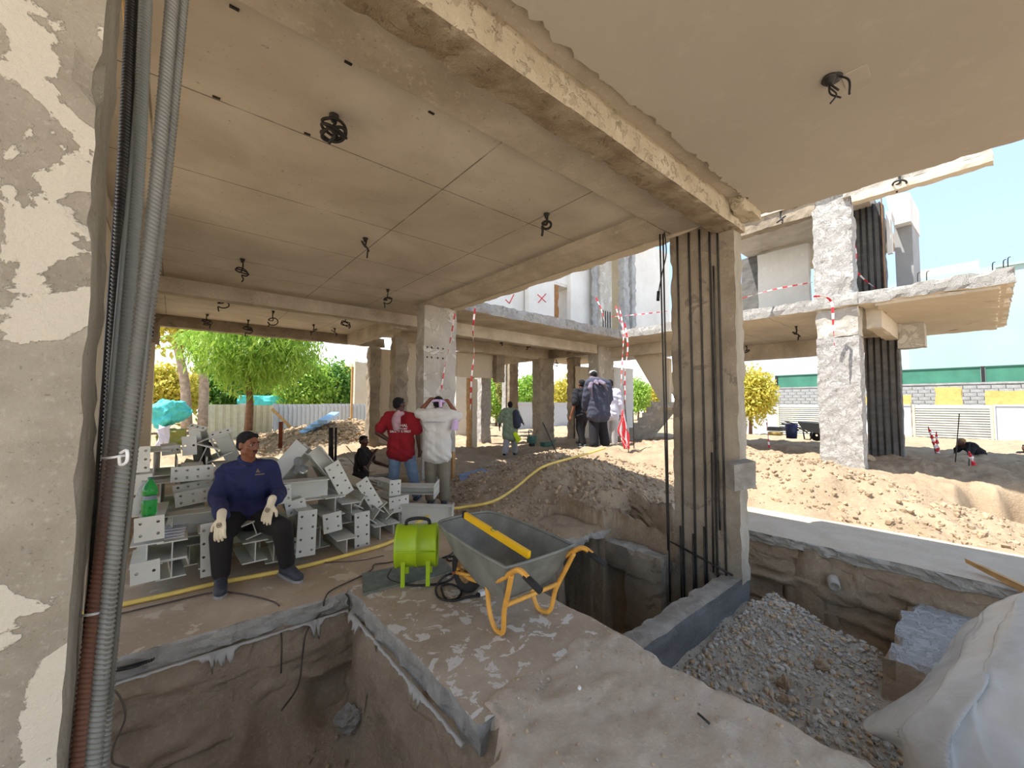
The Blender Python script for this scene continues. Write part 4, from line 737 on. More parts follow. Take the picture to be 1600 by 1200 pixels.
# ------------------------------------------------------------------ wires left dangling from the ceilings
def dangling(px, py, z, drop, loops, label, r=.055, seed=0, m='cable', plate=None, box=True, wire=.006):
    p = onx(px, py, 10.87) if (px, py) == (1405, 272) else onz(px, py, z); t = thing('hanging_cable', label, 'cable', p, 'cables hanging from the ceilings'); rs = random.Random(seed+int(px*7+py))
    if box: obj('conduit_box', MB().lathe([(.0, .0), (.034, .0), (.034, -.012), (.026, -.014), (.02, -.05), (0, -.05)], 14, o=p), 'pvc_black', t)
    if plate: obj('cover_plate', MB().box(p+V(-.09, -.09, -.004), p+V(.09, .09, .002)), plate, t)
    q = [p+V(0, 0, -.02), p+V(rs.uniform(-.02, .02), rs.uniform(-.02, .02), -drop*.5), p+V(0, 0, -drop)]
    for L in range(loops):
        c = p+V(0, 0, -drop-rs.uniform(0, .04)); a0 = rs.uniform(0, 6); tl = rs.uniform(.25, 1.0); n1 = unit(V(math.cos(a0), math.sin(a0), 0)); n2 = unit(V(-math.sin(a0)*math.cos(tl), math.cos(a0)*math.cos(tl), math.sin(tl)))
        q += [c+r*(math.cos(a)*n1+math.sin(a)*n2)+V(0, 0, -.012*L) for a in np.linspace(.3, 5.6+rs.uniform(-.6, .5), 9)]
    q += [q[-1]+V(rs.uniform(-.03, .03), rs.uniform(-.03, .03), -.05), q[-1]+V(rs.uniform(-.02, .02), rs.uniform(-.02, .02), -.10)]
    obj('cable', MB().tube(smooth_path(q, 5), wire, 6), m, t); return t
ZC = 3.608
dangling(522, 180, ZC, .10, 3, 'thick coiled black cable near the front middle of the grey ceiling', .085, 1, wire=.011)
dangling(571, 372, ZC, .10, 1, 'black cable loop below the crossing of the board joints', .07, 2, wire=.010)
dangling(854, 334, ZC, .12, 1, 'black cable stub at the right of the grey ceiling toward the courtyard beam', .05, 3, wire=.014)
dangling(379, 405, ZC, .16, 2, 'two-loop black cable above the seated man', .08, 4, wire=.010)
dangling(606, 452, ZC, .16, 2, 'black cable coil near the pale grey column', .075, 5, wire=.010)
ZB = 3.607
for k, (px, py, lb) in enumerate(((349, 466, 'first from the left in the back ceiling bay, coil tight under the slab'), (324, 491, 'hanging over the opening left of the feathery tree'), (427, 486, 'over the opening right of the seated man'), (540, 497, 'tight ring near the right end of the back ceiling bay'), (490, 507, 'hanging lowest before the back beam'), (388, 500, 'with a pale box on the back beam'), (523, 513, 'pale box at the right of the back beam'))):
    dangling(px, py, ZB, .10+.06*(k % 3), 1+k % 2, 'black cable '+lb, .10, 10+k, wire=.012)
for k, (px, py, z, lb) in enumerate(((826, 528, 3.6, 'short black cable under the back wing between the two beams'), (786, 524, 3.6, 'coiled cable under the back wing nearer the pale column'), (869, 562, 3.6, 'black cable under the back wing left of the three men'), (893, 570, 3.6, 'long black cable under the back wing above the three men'), (1244, 510, 3.6, 'black cable under the right wing slab left of the pale column'), (1196, 546, 3.6, 'small black ring under the right wing slab near the far beam'), (1166, 540, 3.6, 'small ring of cable just right of the centre column'), (1405, 272, 6.0, 'black cable on the upper roof edge beam'), (1220, 330, 6.1, 'black cable under the broken upper beam'))):
    dangling(px, py, z, .18, 1, lb, .10, 30+k, wire=.018)
dangling(1296, 120, 3.533, .07, 0, 'cut cable ends in a burnt hole of the cream soffit overhead', .05, 60, wire=.005)
p = onz(1300, 123, 3.533); t = thing('soffit_light_box', 'sooty open light box let into the cream soffit overhead', 'fixture', p); obj('box', MB().lathe([(0, -.002), (.055, -.002), (.05, -.010), (0, -.010)], 18, o=p), 'pvc_black', t)
for k, (dx, dy) in enumerate(((.03, .02), (-.03, .01), (0, -.03))): obj('wire', MB().tube(smooth_path([p+V(dx, dy, 0), p+V(dx*1.6, dy*2-.02, -.06), p+V(dx*2, dy-.05, -.11-.02*k)], 5), .006, 6), 'cable', t)
obj('cover_plate', MB().box(p+V(.02, -.16, -.003), p+V(.16, -.04, .004)), 'plaster_ceiling', t)
one('hook', MB().tube(smooth_path([onz(1168, 328, 3.53), onz(1168, 328, 3.49), onz(1178, 331, 3.49)], 5), .012, 6), 'cable', 'small dark hook in the cream soffit above the beam end', 'hook')
# rags of old form paper left in the ceiling
for k, (px, py) in enumerate(((544, 98), (674, 176), (366, 12), (338, 152), (480, 209))):
    p = onz(px, py, ZC); one('steel_tab', MB().box(p+V(-.022, -.008, -.006), p+V(.022, .008, .003)), 'rebar_dark', 'small dark steel tabs cast into the grey ceiling', 'tab', 'steel tabs in the ceiling')

# ------------------------------------------------------------------ barrier tape
def tape(name, pts, label, w_=.05, seg=.12, group='red and white barrier tape', sag=True, twist=2.0, dense=8):
    w = w_*.55; P = smooth_path(pts, dense); L = np.cumsum(np.r_[0, np.linalg.norm(np.diff(P, axis=0), axis=1)]); mb = MB(); n = max(2, int(L[-1]/(seg/2))); s = np.linspace(0, L[-1], n+1)
    Q = np.stack([np.interp(s, L, P[:, d]) for d in range(3)], -1); T = np.gradient(Q, axis=0); T /= np.linalg.norm(T, axis=1, keepdims=True)+1e-9
    for i in range(n):
        def side(k): a = twist*s[k]; b = unit(np.cross(T[k], V(.3, .5, .8))); c = np.cross(T[k], b); return (b*math.cos(a)+c*math.sin(a))*w/2
        a, b = side(i), side(i+1); mb.add([Q[i]-a, Q[i]+a, Q[i+1]+b, Q[i+1]-b], [(0, 1, 2, 3)], (i//2) % 2)
    o = one(name, mb, ['red', 'white_tape'], label, 'tape', group); o.modifiers.new('s', 'SOLIDIFY').thickness = .002; return o
D = ond
tape('barrier_tape', [D(742, 482, 8.6), D(739, 520, 8.6), D(741, 550, 8.6), D(737, 590, 8.6), D(735, 640, 8.6)], 'tape hanging from the slab edge right of the pale grey column', .07)
tape('barrier_tape', [D(711, 490, 8.2), D(702, 540, 8.2), D(694, 580, 8.2), D(688, 620, 8.2)], 'faint tape hanging down the face of the pale grey column', .05)
tape('barrier_tape', [D(976, 505, 10.2), D(981, 540, 10.2), D(977, 580, 10.2), D(976, 630, 10.2), D(978, 655, 10.2)], 'tape hanging in front of the stair from the slab corner', .08)
tape('barrier_tape', [D(968, 480, 11.5), D(974, 520, 11), D(972, 570, 10.4), D(968, 640, 10.2)], 'second tape strand left of the hanging stair tape', .06)
tape('barrier_tape', [D(931, 465, 12.3), D(940, 485, 12.3), D(945, 505, 12.3)], 'tape draped over the grey upper column foot', .08)
tape('barrier_tape', [D(955, 495, 12.8), D(990, 492, 12.8), D(1046, 486, 12.8)], 'thin tape strung level across the upper floor left of the centre column', .06)
tape('barrier_tape', [D(962, 478, 12.5), D(968, 500, 12.3), D(975, 518, 12.2)], 'slanting tape strand at the upper floor edge', .06)
tape('barrier_tape', [D(1160, 466, 9.6), D(1210, 452, 9.6), D(1270, 441, 9.6)], 'tape strung from the centre column to the white upper column', .06)
tape('barrier_tape', [D(1271, 463, 8.6), D(1290, 464, 8.55), D(1300, 475, 8.5), D(1302, 510, 8.5), D(1304, 540, 8.5)], 'tape hanging over the slab edge on the pale right column', .09)
tape('barrier_tape', [D(1334, 380, 9.4), D(1337, 400, 9.4), D(1335, 420, 9.4), D(1338, 450, 9.4)], 'tape knotted down the edge of the white upper column', .10)
tape('barrier_tape', [D(1338, 424, 9.2), D(1352, 438, 9.2), D(1368, 450, 9.2)], 'slanting tape below the barred upper column', .06)
tape('barrier_tape', [D(1198, 660, 13), D(1201, 690, 12.4), D(1203, 716, 12)], 'tape standing on the bank right of the centre column', .09)
tape('barrier_tape', [D(985, 692, 10.6), D(1010, 691, 10.6), D(1045, 689, 10.6)], 'tape lying on the ground before the stair', .06)
# the tape bunched on a rod in front of the stair
t = thing('tape_bunch', 'bunch of red tape tied to a short rod before the stair', 'tape', D(978, 710, 8.6)); mb = MB()
for k in range(9):
    a = k*.7; mb.tube(smooth_path([D(973, 640+k*2, 8.6), D(972+6*math.sin(a), 660+k*2, 8.6), D(977+5*math.cos(a), 680+k*1.5, 8.6), D(979+3*math.sin(a*2), 701, 8.6)], 5), np.linspace(.012, .03, 16), 5, k % 3 == 2)
obj('tape', mb, ['red', 'white_tape'], t); obj('rod', MB().tube([D(983, 715, 8.6), D(974, 600, 8.7)], .010, 6), 'rebar_dark', t); obj('rod', MB().tube([D(991, 712, 8.7), D(989, 640, 8.7)], .010, 6), 'rebar_dark', t)
for k, (rod, tp, lb) in enumerate((([(1409, 706, 11.5), (1409, 660, 11.5)], [(1408, 668), (1411, 680), (1408, 692), (1412, 704)], 'rod wrapped in red tape at the foot of the barred right column'), ([(1466, 716, 12), (1450, 666, 12)], [(1451, 669), (1456, 682), (1460, 695), (1466, 708)], 'leaning rod wrapped in red and white tape, left of a pair'), ([(1465, 714, 12), (1463, 674, 12)], [(1463, 677), (1464, 690), (1466, 705), (1465, 712)], 'upright rod wrapped in red tape, right of a pair'), ([(1539, 764, 9.3), (1513, 704, 9.4)], [(1514, 706), (1521, 724), (1529, 745), (1538, 762)], 'leaning red and white taped stake in front of the bent worker'))):
    d = rod[0][2]; t = thing('taped_rod', lb, 'stake', D(*rod[0]), 'taped stakes on the right bank'); obj('rod', MB().tube([D(rod[0][0], rod[0][1]+6, d), D(*rod[1])], .012, 6), 'rebar_dark', t)
    P_ = smooth_path([D(x, y, d-.03) for x, y in tp], 5); mb = MB()
    for i in range(len(P_)-1): mb.tube([P_[i], P_[i+1]], .02+.012*(i % 3), 6, 0 if (i//2) % 2 else 1)
    obj('tape', mb, ['white_tape', 'red'], t)
for k, (a, b, lb) in enumerate((((1490, 752, 9.6), (1499, 646, 9.6), 'tall thin bar standing on the right bank'), ((1513, 758, 9.5), (1515, 694, 9.5), 'short thin bar standing just left of the taped stake'), ((872, 708, 8), (848, 660, 8), 'thin dark rod leaning on the mound left of the three men'))):
    one('thin_bar', MB().tube([D(a[0], a[1]+5, a[2]), D(*b)], .012, 6), 'rebar_dark', lb, 'rebar')
# ------------------------------------------------------------------ steel stubs
def frame_from(ax, up):
    a = unit(ax); u = unit(np.asarray(up, float)-a*np.dot(up, a)); r = np.cross(a, u); return r, u, a   # right, up, along
def plate_mesh(c, r, u, a, w, h, cols, rows, th=.014, hole=.011, mx=None, my=None):
    """end plate with drilled holes; c: middle of its front face, a: into the stub"""
    mb = MB(); xs = np.linspace(-w/2, w/2, cols+1); ys = np.linspace(-h/2, h/2, rows+1)
    for sgn, off in ((1, 0.0), (-1, th)):
        for i in range(cols):
            for j in range(rows):
                x0, x1, y0, y1 = xs[i], xs[i+1], ys[j], ys[j+1]
                cx = (x0+x1)/2; cy = (y0+y1)/2
                if cols == 2: cx = (-1, 1)[i]*w*.29
                hr = min(hole, (x1-x0)*.3, (y1-y0)*.3)
                sq = [(x1, cy), (x1, y1), (cx, y1), (x0, y1), (x0, cy), (x0, y0), (cx, y0), (x1, y0)]; hl = [(cx+hr*math.cos(k*math.pi/4), cy+hr*math.sin(k*math.pi/4)) for k in range(8)]
                v = [c+r*p[0]+u*p[1]+a*off for p in sq+hl]; f = [(k, (k+1) % 8, 8+(k+1) % 8, 8+k) for k in range(8)]
                mb.add(v, f if sgn < 0 else [q[::-1] for q in f])
                if sgn > 0: mb.add([c+r*p[0]+u*p[1]+a*d for d in (0, th) for p in hl], [(k, (k+1) % 8, 8+(k+1) % 8, 8+k) for k in range(8)], 1)
    co = [(-w/2, -h/2), (w/2, -h/2), (w/2, h/2), (-w/2, h/2)]; mb.add([c+r*p[0]+u*p[1]+a*d for d in (0, th) for p in co], [(k, (k+1) % 4, 4+(k+1) % 4, 4+k) for k in range(4)])
    return mb
def i_mesh(c, r, u, a, w, h, L, tf=.010, tw=.008):
    p = [(-w/2, -h/2), (w/2, -h/2), (w/2, -h/2+tf), (tw/2, -h/2+tf), (tw/2, h/2-tf), (w/2, h/2-tf), (w/2, h/2), (-w/2, h/2), (-w/2, h/2-tf), (-tw/2, h/2-tf), (-tw/2, -h/2+tf), (-w/2, -h/2+tf)]
    v = [c+r*x+u*y+a*d for d in (0, L) for x, y in p]; n = 12; f = [(k, (k+1) % n, n+(k+1) % n, n+k) for k in range(n)]
    caps_ = [(0, 1, 2, 11), (3, 4, 9, 10), (8, 5, 6, 7)]; caps_ = [(0, 1, 2, 3, 10, 11), (3, 4, 9, 10), (9, 4, 5, 6, 7, 8)]
    f += [q[::-1] for q in caps_]; f += [tuple(i+n for i in q) for q in caps_]
    return MB().add(v, f)
GR = 'grey steel stubs in the heap'
def stub(label, c, ax, up, w, h, L, plate=None, back=True):
    """I-section stub; c: middle of the front end, ax: from the front end back along it; plate: (w, h, cols, rows)"""
    r, u, a = frame_from(ax, up); c = np.asarray(c, float); mid = c+a*L/2; base = V(mid[0], mid[1], max(0, c[2]-max(h, plate[1] if plate else 0)/2))
    t = thing('steel_stub', label, 'steel stub', base, GR); obj('beam', i_mesh(c+a*(.014 if plate else 0), r, u, a, w, h, L), 'primer', t)
    if plate: obj('end_plate', plate_mesh(c, r, u, a, *plate), ['primer', 'hole'], t)
    return t
def plated(label, TL, TR, BL, Y, cols, rows, L=.55, w=None, h=None, ax=None, roll=0):
    a, b, d = ony(*TL, Y), ony(*TR, Y), ony(*BL, Y); W, H = np.linalg.norm(b-a), np.linalg.norm(d-a); c = (b+d)/2; up = unit(a-d)
    axv = V(random.uniform(-.06, .06), 1, 0) if ax is None else V(*ax); r, u, aa = frame_from(axv, up)
    w = w or min(W*.9, .17); h = h or min(H*.62, .24)
    return stub(label, c, axv, up, w, h, L, (W, H, cols, rows))
def openend(label, cx, cy, Y, w, h, L=.5, roll=0, ax=None):
    c = ony(cx, cy, Y); up = V(math.sin(math.radians(roll)), 0, math.cos(math.radians(roll))); return stub(label, c, V(random.uniform(-.08, .08), 1, 0) if ax is None else V(*ax), up, w, h, L)
random.seed(11)
plated('grey stub with six-hole plate topmost against the left wall', (201, 699), (235, 697), (200, 740), 4.75, 2, 3)
plated('grey stub with six-hole plate just behind the green bottle', (201, 743), (238, 741), (203, 808), 4.42, 2, 3)
plated('grey stub whose four-hole plate faces out right under the green bottle', (209, 811), (257, 804), (209, 849), 4.1, 2, 2, .7)
openend('open I-section stub between the two plates at the left front corner', 229, 868, 4.13, .19, .17, .5)
plated('grey stub with two-hole base plate lowest at the left front corner', (203, 881), (250, 874), (203, 915), 4.08, 2, 1, .6)
openend('open I-section stub directly under the printed papers', 269, 860, 4.13, .185, .145, .75)
openend('open I-section stub on the floor below the one with papers', 268, 889, 4.14, .18, .145, .7)
plated('upright stub with eight-hole plate left of the seated man', (313, 820), (338, 815), (313, 904), 4.22, 2, 4, .7, .13, .3)
plated('stub with a long level eight-hole plate behind the seated man', (267, 730), (334, 726), (266, 754), 4.7, 4, 2)
plated('stub with long shaded eight-hole plate under the level one', (269, 757), (332, 750), (271, 775), 4.78, 4, 2)
plated('stub with shaded six-hole plate lowest in the recess behind the seated man', (272, 769), (328, 762), (274, 792), 4.66, 3, 2)
plated('small stub standing out at the heap top left of the seated man', (284, 682), (307, 681), (285, 712), 5.2, 2, 1, .5)
plated('stub with dark tilted plate at the very top left of the heap', (296, 657), (325, 667), (292, 667), 5.4, 3, 1, .55, .12, .1, (.15, .5, -.85))
plated('stub with tilted plate at the top just left of the man\'s head', (326, 679), (358, 662), (330, 690), 5.3, 3, 1, .55, .13, .1, (.35, .55, -.75))
plated('stub with low dark plate at the heap top by the wall end', (252, 697), (282, 696), (253, 711), 5.3, 3, 1)
openend('flat open stub behind the printed papers', 269, 818, 4.5, .18, .13, .7)
openend('dark open stub in the gap right of the papers', 300, 810, 4.6, .18, .16, .6)
openend('low open stub in the gap right of the papers', 296, 868, 4.55, .18, .18, .6)
plated('stub with four-hole plate at the seated man\'s right glove', (432, 763), (454, 753), (433, 792), 4.3, 2, 2)
plated('stub with tilted four-hole plate beside the seated man\'s knee', (445, 789), (475, 774), (450, 811), 4.36, 2, 2)
plated('tall upright stub with eight-hole plate right of the seated man\'s shin', (466, 800), (496, 795), (462, 873), 4.13, 2, 4, .8, .15, .38)
plated('stub with four-hole plate in the middle of the right half of the heap', (504, 803), (533, 800), (506, 833), 4.26, 2, 2)
plated('upright stub with eight-hole plate nearest the yellow hose', (554, 802), (578, 798), (554, 861), 4.3, 2, 4, .8, .13, .32)
plated('steeply tilted stub with big eight-hole plate high on the heap', (506, 730), (529, 719), (532, 778), 4.5, 2, 4, .8, .13, .28)
plated('steeply tilted stub with eight-hole plate right of the bigger tilted one', (556, 757), (573, 744), (582, 800), 4.62, 2, 4, .8, .12, .25)
plated('stub with four-hole plate in front of the man in red', (609, 750), (627, 750), (608, 775), 4.85, 2, 2, .5)
plated('stub with six-hole plate right below the one before the man in red', (608, 776), (639, 775), (608, 801), 4.72, 3, 2, .5)
plated('stub with dim eight-hole plate behind the lime green fan', (622, 790), (641, 788), (624, 824), 4.78, 2, 4, .5)
c = (ony(665, 755, 4.95)+ony(699, 770, 4.95))/2
plated('stub with level eight-hole plate at the feet of the man in the white shirt', (665, 755), (698, 752), (667, 776), 4.9, 4, 2, .5, .2, .1, (-.75, .66, 0))
plated('long stub with eight-hole plate nearest the wheelbarrow', (700, 789), (717, 786), (699, 827), 4.35, 2, 4, .62, .1, .26, (-.80, .60, .04))
plated('small two-hole stub at the back of the heap by the man in red', (590, 751), (603, 750), (590, 760), 5.2, 2, 1, .4)
openend('open stub jutting at the front with its top flange clear', 542, 857, 4.16, .2, .19, .7)
openend('open stub in shadow under the big lying stub', 524, 791, 4.4, .2, .19, .6)
openend('dark open stub left of the plate nearest the hose', 549, 801, 4.46, .2, .21, .6)
openend('open stub at the right front behind the hose, taller of two', 594, 836, 4.4, .14, .2, .6)
openend('open stub at the right front behind the hose, second of two', 615, 830, 4.5, .15, .18, .6)
openend('rolled open stub in the hollow right of the hose-side plate', 588, 805, 4.5, .13, .15, .5, 38)
openend('rolled open stub wedged left of the six-hole plate', 604, 798, 4.6, .13, .16, .5, -35)
openend('rolled open stub wedged under the big tilted plate', 566, 782, 4.55, .12, .15, .5, 32)
stub('big stub lying level across the heap with its web in view', ony(512, 761, 4.55), V(-1, .12, 0), V(0, 0, 1), .2, .2, .55)
stub('stub leaning up to a point on top of the heap, left limb', ony(478, 697, 4.85), V(-.55, .2, -.75), V(.7, 0, .55), .2, .14, .5)
stub('stub leaning up to a point on top of the heap, right limb', ony(489, 703, 4.65), V(.62, .12, -.8), V(.75, 0, .6), .22, .14, .5)
stub('stub lying level under the seated man', ony(425, 800, 4.5), V(-1, .1, 0), V(0, 0, 1), .22, .2, .75)
openend('open stub standing out between the seated man\'s legs', 399, 862, 4.14, .19, .18, .5)
openend('tilted stub resting on the one between the seated man\'s legs', 398, 826, 4.2, .17, .13, .5, -18)
openend('dark open stub beside the seated man\'s shin', 428, 862, 4.25, .13, .2, .5)
plated('small plate stub half hidden by the seated man\'s shin', (452, 841), (463, 841), (453, 868), 4.3, 2, 2, .4)
openend('shaded stub behind the seated man\'s back, lower', 345, 790, 4.75, .2, .2, .6)
openend('shaded stub behind the seated man\'s back, upper', 360, 745, 4.95, .2, .2, .6)
openend('shaded stub behind the seated man\'s elbow', 430, 738, 4.95, .2, .2, .6)
openend('shaded stub at the heap core behind the right knee', 440, 835, 4.6, .2, .2, .6)
openend('shaded stub at the heap core under the lying stub', 500, 840, 4.5, .2, .22, .6)
for k, (cx_, cy_, Y_, rl, lb) in enumerate(((250, 775, 4.9, 0, 'shaded stub in the heap behind the green bottle, upper'), (300, 735, 5.1, 90, 'shaded stub on its side behind the level plate'), (240, 725, 5.1, 0, 'shaded stub behind the topmost left plate'), (285, 770, 5.0, 0, 'shaded stub filling the gap behind the papers'), (315, 715, 5.2, 20, 'shaded rolled stub below the heap top left of the man'), (335, 700, 5.3, -25, 'shaded rolled stub close behind the man\'s shoulder'), (480, 745, 5.0, 0, 'shaded stub under the pointed pair'), (540, 800, 5.0, 0, 'shaded stub deep in the right half of the heap'), (575, 820, 4.9, 0, 'shaded stub deep behind the hose-side plate'), (470, 800, 4.9, 0, 'shaded stub deep behind the tall upright plate'), (330, 845, 4.8, 0, 'shaded stub low behind the man\'s shin'), (385, 845, 4.75, 90, 'shaded stub on its side low behind the man\'s legs'), (250, 850, 4.9, 0, 'shaded stub low at the left back of the heap'), (520, 850, 4.8, 90, 'shaded stub on its side low in the right half'))): openend(lb, cx_, cy_, Y_, .24, .24, .6, rl)
# things on the heap
p = ony(232.5, 806, 4.2); p[2] = ony(232, 806, 4.2)[2]; t = thing('green_bottle', 'green plastic drink bottle standing on a grey steel stub', 'bottle', p)
S = ony(220, 775, 4.2), ony(246, 775, 4.2); R = np.linalg.norm(S[1]-S[0])/2*.98; Hb = (ony(232, 746, 4.2)-p)[2]
obj('body', MB().lathe([(0, 0), (R*.8, 0), (R*.97, .02), (R, Hb*.12), (R*.93, Hb*.2), (R, Hb*.3), (R*.96, Hb*.4), (R*.82, Hb*.43), (R*.82, Hb*.52), (R*.97, Hb*.56), (R, Hb*.64), (R*.9, Hb*.74), (R*.6, Hb*.85), (R*.32, Hb*.92), (R*.3, Hb*.96)], 20, o=p), 'green_bottle', t)
obj('label', MB().lathe([(R*.84, Hb*.43), (R*.86, Hb*.44), (R*.86, Hb*.54), (R*.84, Hb*.55)], 20, o=p), 'ink', t); obj('cap', MB().lathe([(R*.34, Hb*.95), (R*.36, Hb*.955), (R*.36, Hb), (0, Hb)], 14, o=p), 'green_tool', t)
p = ony(214, 805, 4.25); t = thing('clear_bottle', 'crumpled clear plastic bottle left of the green bottle', 'bottle', p); R = .036; obj('body', MB().lathe([(0, 0), (R*.8, 0), (R, .02), (R*.9, .07), (R, .1), (R*.85, .15), (R, .18), (R*.4, .24), (R*.35, .26), (0, .26)], 16, o=p, ax=(.12, .05, 1)), 'clear_bottle', t)
p = ony(270, 843, 4.15)
for k in range(4):
    q = ony(268, 846.5, 4.15)+V(0, .05+.0*k, 0); zt = ony(269, 860, 4.13)[2]+.0735
    t = thing('printed_sheet', 'printed white papers lying on a grey stub beside the seated man', 'paper', (q[0]+.01*k, q[1]+.1, zt+.004*k), 'papers on the stub'); c0 = V(q[0]+.006*k-.008, q[1]+.08*k, zt+.004*k)
    obj('sheet', MB().box((c0[0]-.085, c0[1], c0[2]), (c0[0]+.085, c0[1]+.20, c0[2]+.003), 0, Matrix.Rotation(.04*(k-1.5), 3, 'Z'), None) if False else MB().box((c0[0]-.085, c0[1], c0[2]), (c0[0]+.085, c0[1]+.20, c0[2]+.003)), 'paper', t)
    mb = MB(); [mb.box((c0[0]-.07+(j % 2)*.02, c0[1]+.02+j*.028, c0[2]+.003), (c0[0]+.06-(j % 3)*.02, c0[1]+.03+j*.028, c0[2]+.0035)) for j in range(6)]; obj('print', mb, 'ink', t)
mb = MB(); c = ony(470, 728, 4.7); [mb.ball(c+V(random.uniform(-.05, .05), random.uniform(-.03, .03), random.uniform(-.06, .06)), random.uniform(.03, .05), None, 8, 6) for k in range(9)]
o = one('plastic_bag', remesh('bag', mb, .012, 1), 'clear_bottle', 'crumpled clear plastic bag under the pointed stubs on the heap', 'bag') if False else None
bg = thing('plastic_bag', 'crumpled clear plastic bag tucked under the pointed stubs on the heap', 'bag', c); obj('bag', remesh('bag', mb, .012, 1), 'clear_bottle', bg)

# ------------------------------------------------------------------ hose and cables on the floor
def gpt(px, py, z=.02): return onz(px, py, z)
h = [gpt(60, 980), gpt(125, 960), gpt(180, 947), gpt(262, 929), gpt(340, 911), gpt(400, 900), gpt(470, 886), gpt(540, 868), gpt(600, 851), onz(632, 835, .05), onz(655, 815, .1), onz(690, 797, .12)]
def onground(px, py, dz=.085):
    d = ray(px, py); t = 2.0
    while t < 30:
        p = EYE+d*t
        if p[2] <= gz(p[0], p[1])+dz: return V(p[0], p[1], gz(p[0], p[1])+dz)
        t += .03
    return EYE+d*8
h += [onground(720, 794), onground(770, 784), onground(805, 764), onground(830, 743), onground(850, 731), onground(885, 718), onground(915, 711), onground(945, 702)]
one('yellow_hose', MB().tube(smooth_path(h, 8), .019, 10), 'hose', 'long yellow hose curving across the floor and up the sand', 'hose')
def cable(pts, label, r=.007, m='cable'): return one('floor_cable', MB().tube(smooth_path(pts, 7), r, 7), m, label, 'cable')
F_ = lambda *l: [gpt(x, y, .012) for x, y in l]
cable(F_((60, 990), (150, 968), (260, 942), (330, 926), (365, 926), (410, 935), (435, 945))+[onz(437, 960, -.1), ony(440, 1000, 3.3), ony(439, 1052, 3.25)], 'thin black cable along the hose and down into the near pit', .006, 'cable_dusty')
cable(F_((640, 868), (612, 878), (585, 882), (581, 890), (560, 902), (520, 921), (508, 935))+[onz(503, 955, -.1), ony(480, 985, 3.3), ony(473, 1020, 3.25), ony(466, 1070, 3.1), ony(440, 1110, 2.9)], 'thin cable from the fan dropping over the pit edge', .006, 'cable_dusty')
cable(F_((600, 868), (560, 876), (500, 880), (440, 893)), 'faint thin cable running left from the fan', .004, 'cable_dusty')
cable(F_((612, 889), (607, 905), (640, 914), (685, 912), (707, 903), (709, 896), (695, 900), (682, 916), (684, 932), (700, 938), (716, 934), (720, 922), (706, 913), (690, 916))+F_((700, 938), (735, 932), (750, 931)), 'black power cable looped on the floor in front of the fan', .009)
cable(F_((690, 872), (705, 866), (712, 858), (725, 858), (722, 868), (700, 870), (702, 876), (720, 872)), 'black cable coil on the floor behind the wheelbarrow tray', .008)
p = gpt(752, 930, .0); t = thing('cable_plug', 'white plug end of the black cable at the wheelbarrow wheel', 'plug', p); obj('body', MB().rbox(p+V(-.02, -.02, .0), p+V(.03, .02, .035), .02, .002, 9, .004, 1), 'tie', t); obj('collar', MB().tube([p+V(-.045, 0, .015), p+V(-.02, 0, .015)], .013, 8), 'cable', t)
cable([ony(160, 1070, 1.75), ony(185, 1085, 1.75), ony(196, 1120, 1.75), ony(180, 1160, 1.75), ony(176, 1190, 1.75), ony(200, 1200, 1.8)], 'thin grey wires hanging beside the near steel bars', .003, 'cable_dusty')

# ------------------------------------------------------------------ fan on its mat
mt = [gpt(565, 899, 0), gpt(567, 931, 0), gpt(708, 893, 0), gpt(690, 874, 0)]
t = thing('rubber_mat', 'flat grey-green mat under the lime green fan', 'mat', sum(mt)/4); obj('mat', MB().prism([m_+V(0, 0, .002) for m_ in mt], (0, 0, .016)), 'mat_board', t)
ax = unit(V(.84, -.54, 0)); fc = V(1.635, 3.18, .305); L = .345; R = .172
t = thing('floor_fan', 'lime green portable drum fan standing on the mat', 'fan', (fc[0], fc[1], .018)); pr = [(R*.94, -L/2+.01), (R*1.03, -L/2), (R*1.03, -L/2+.02), (R, -L/2+.03), (R*.985, -.012), (R*1.015, -.008), (R*1.015, .008), (R*.985, .012), (R, L/2-.03), (R*1.03, L/2-.02), (R*1.03, L/2), (R*.94, L/2-.01)]
pr = pr+[(R*.92, L/2-.012), (R*.92, -L/2+.012), (R*.94, -L/2+.01)]
obj('housing', MB().lathe(pr, 36, o=fc, ax=ax), 'lime', t)
sd = np.cross(V(0, 0, 1), ax)
for s_ in (-1, 1):
    e = fc+ax*s_*(L/2-.012); mb = MB()
    for k in range(1, 6): rr = R*.92*k/6; mb.tube([e+(sd*math.cos(a)+V(0, 0, math.sin(a)))*rr for a in np.linspace(0, 2*math.pi, 24, endpoint=False)], .003, 5, closed=True)
    for k in range(8): a = k*math.pi/4; mb.tube([e, e+(sd*math.cos(a)+V(0, 0, math.sin(a)))*R*.93], .003, 5)
    obj('grille', mb, 'pvc_black', t)
mb = MB(); mb.caps(fc-ax*.05, fc+ax*.05, .05, .05)
for k in range(5): a = k*2*math.pi/5; d = sd*math.cos(a)+V(0, 0, math.sin(a)); q = np.cross(ax, d); mb.prism([fc+d*.04-q*.02-ax*.02, fc+d*.15-q*.05-ax*.03, fc+d*.15+q*.04+ax*.03, fc+d*.04+q*.02+ax*.02], ax*.004)
obj('impeller', mb, 'pvc_black', t)
vdir = unit(V(-.54, -.84, 0))
for s_ in (-1, 1):
    for dd in (1, -1):
        b = fc+ax*s_*.10+vdir*dd*.135; obj('leg', MB().rbox((-.017, -.014, .018), (.017, .014, .22), .05, 0, 5, .002, 1, R=np.array([ax, -vdir, (0, 0, 1)]).T, c=V(b[0], b[1], 0)), 'lime', t)
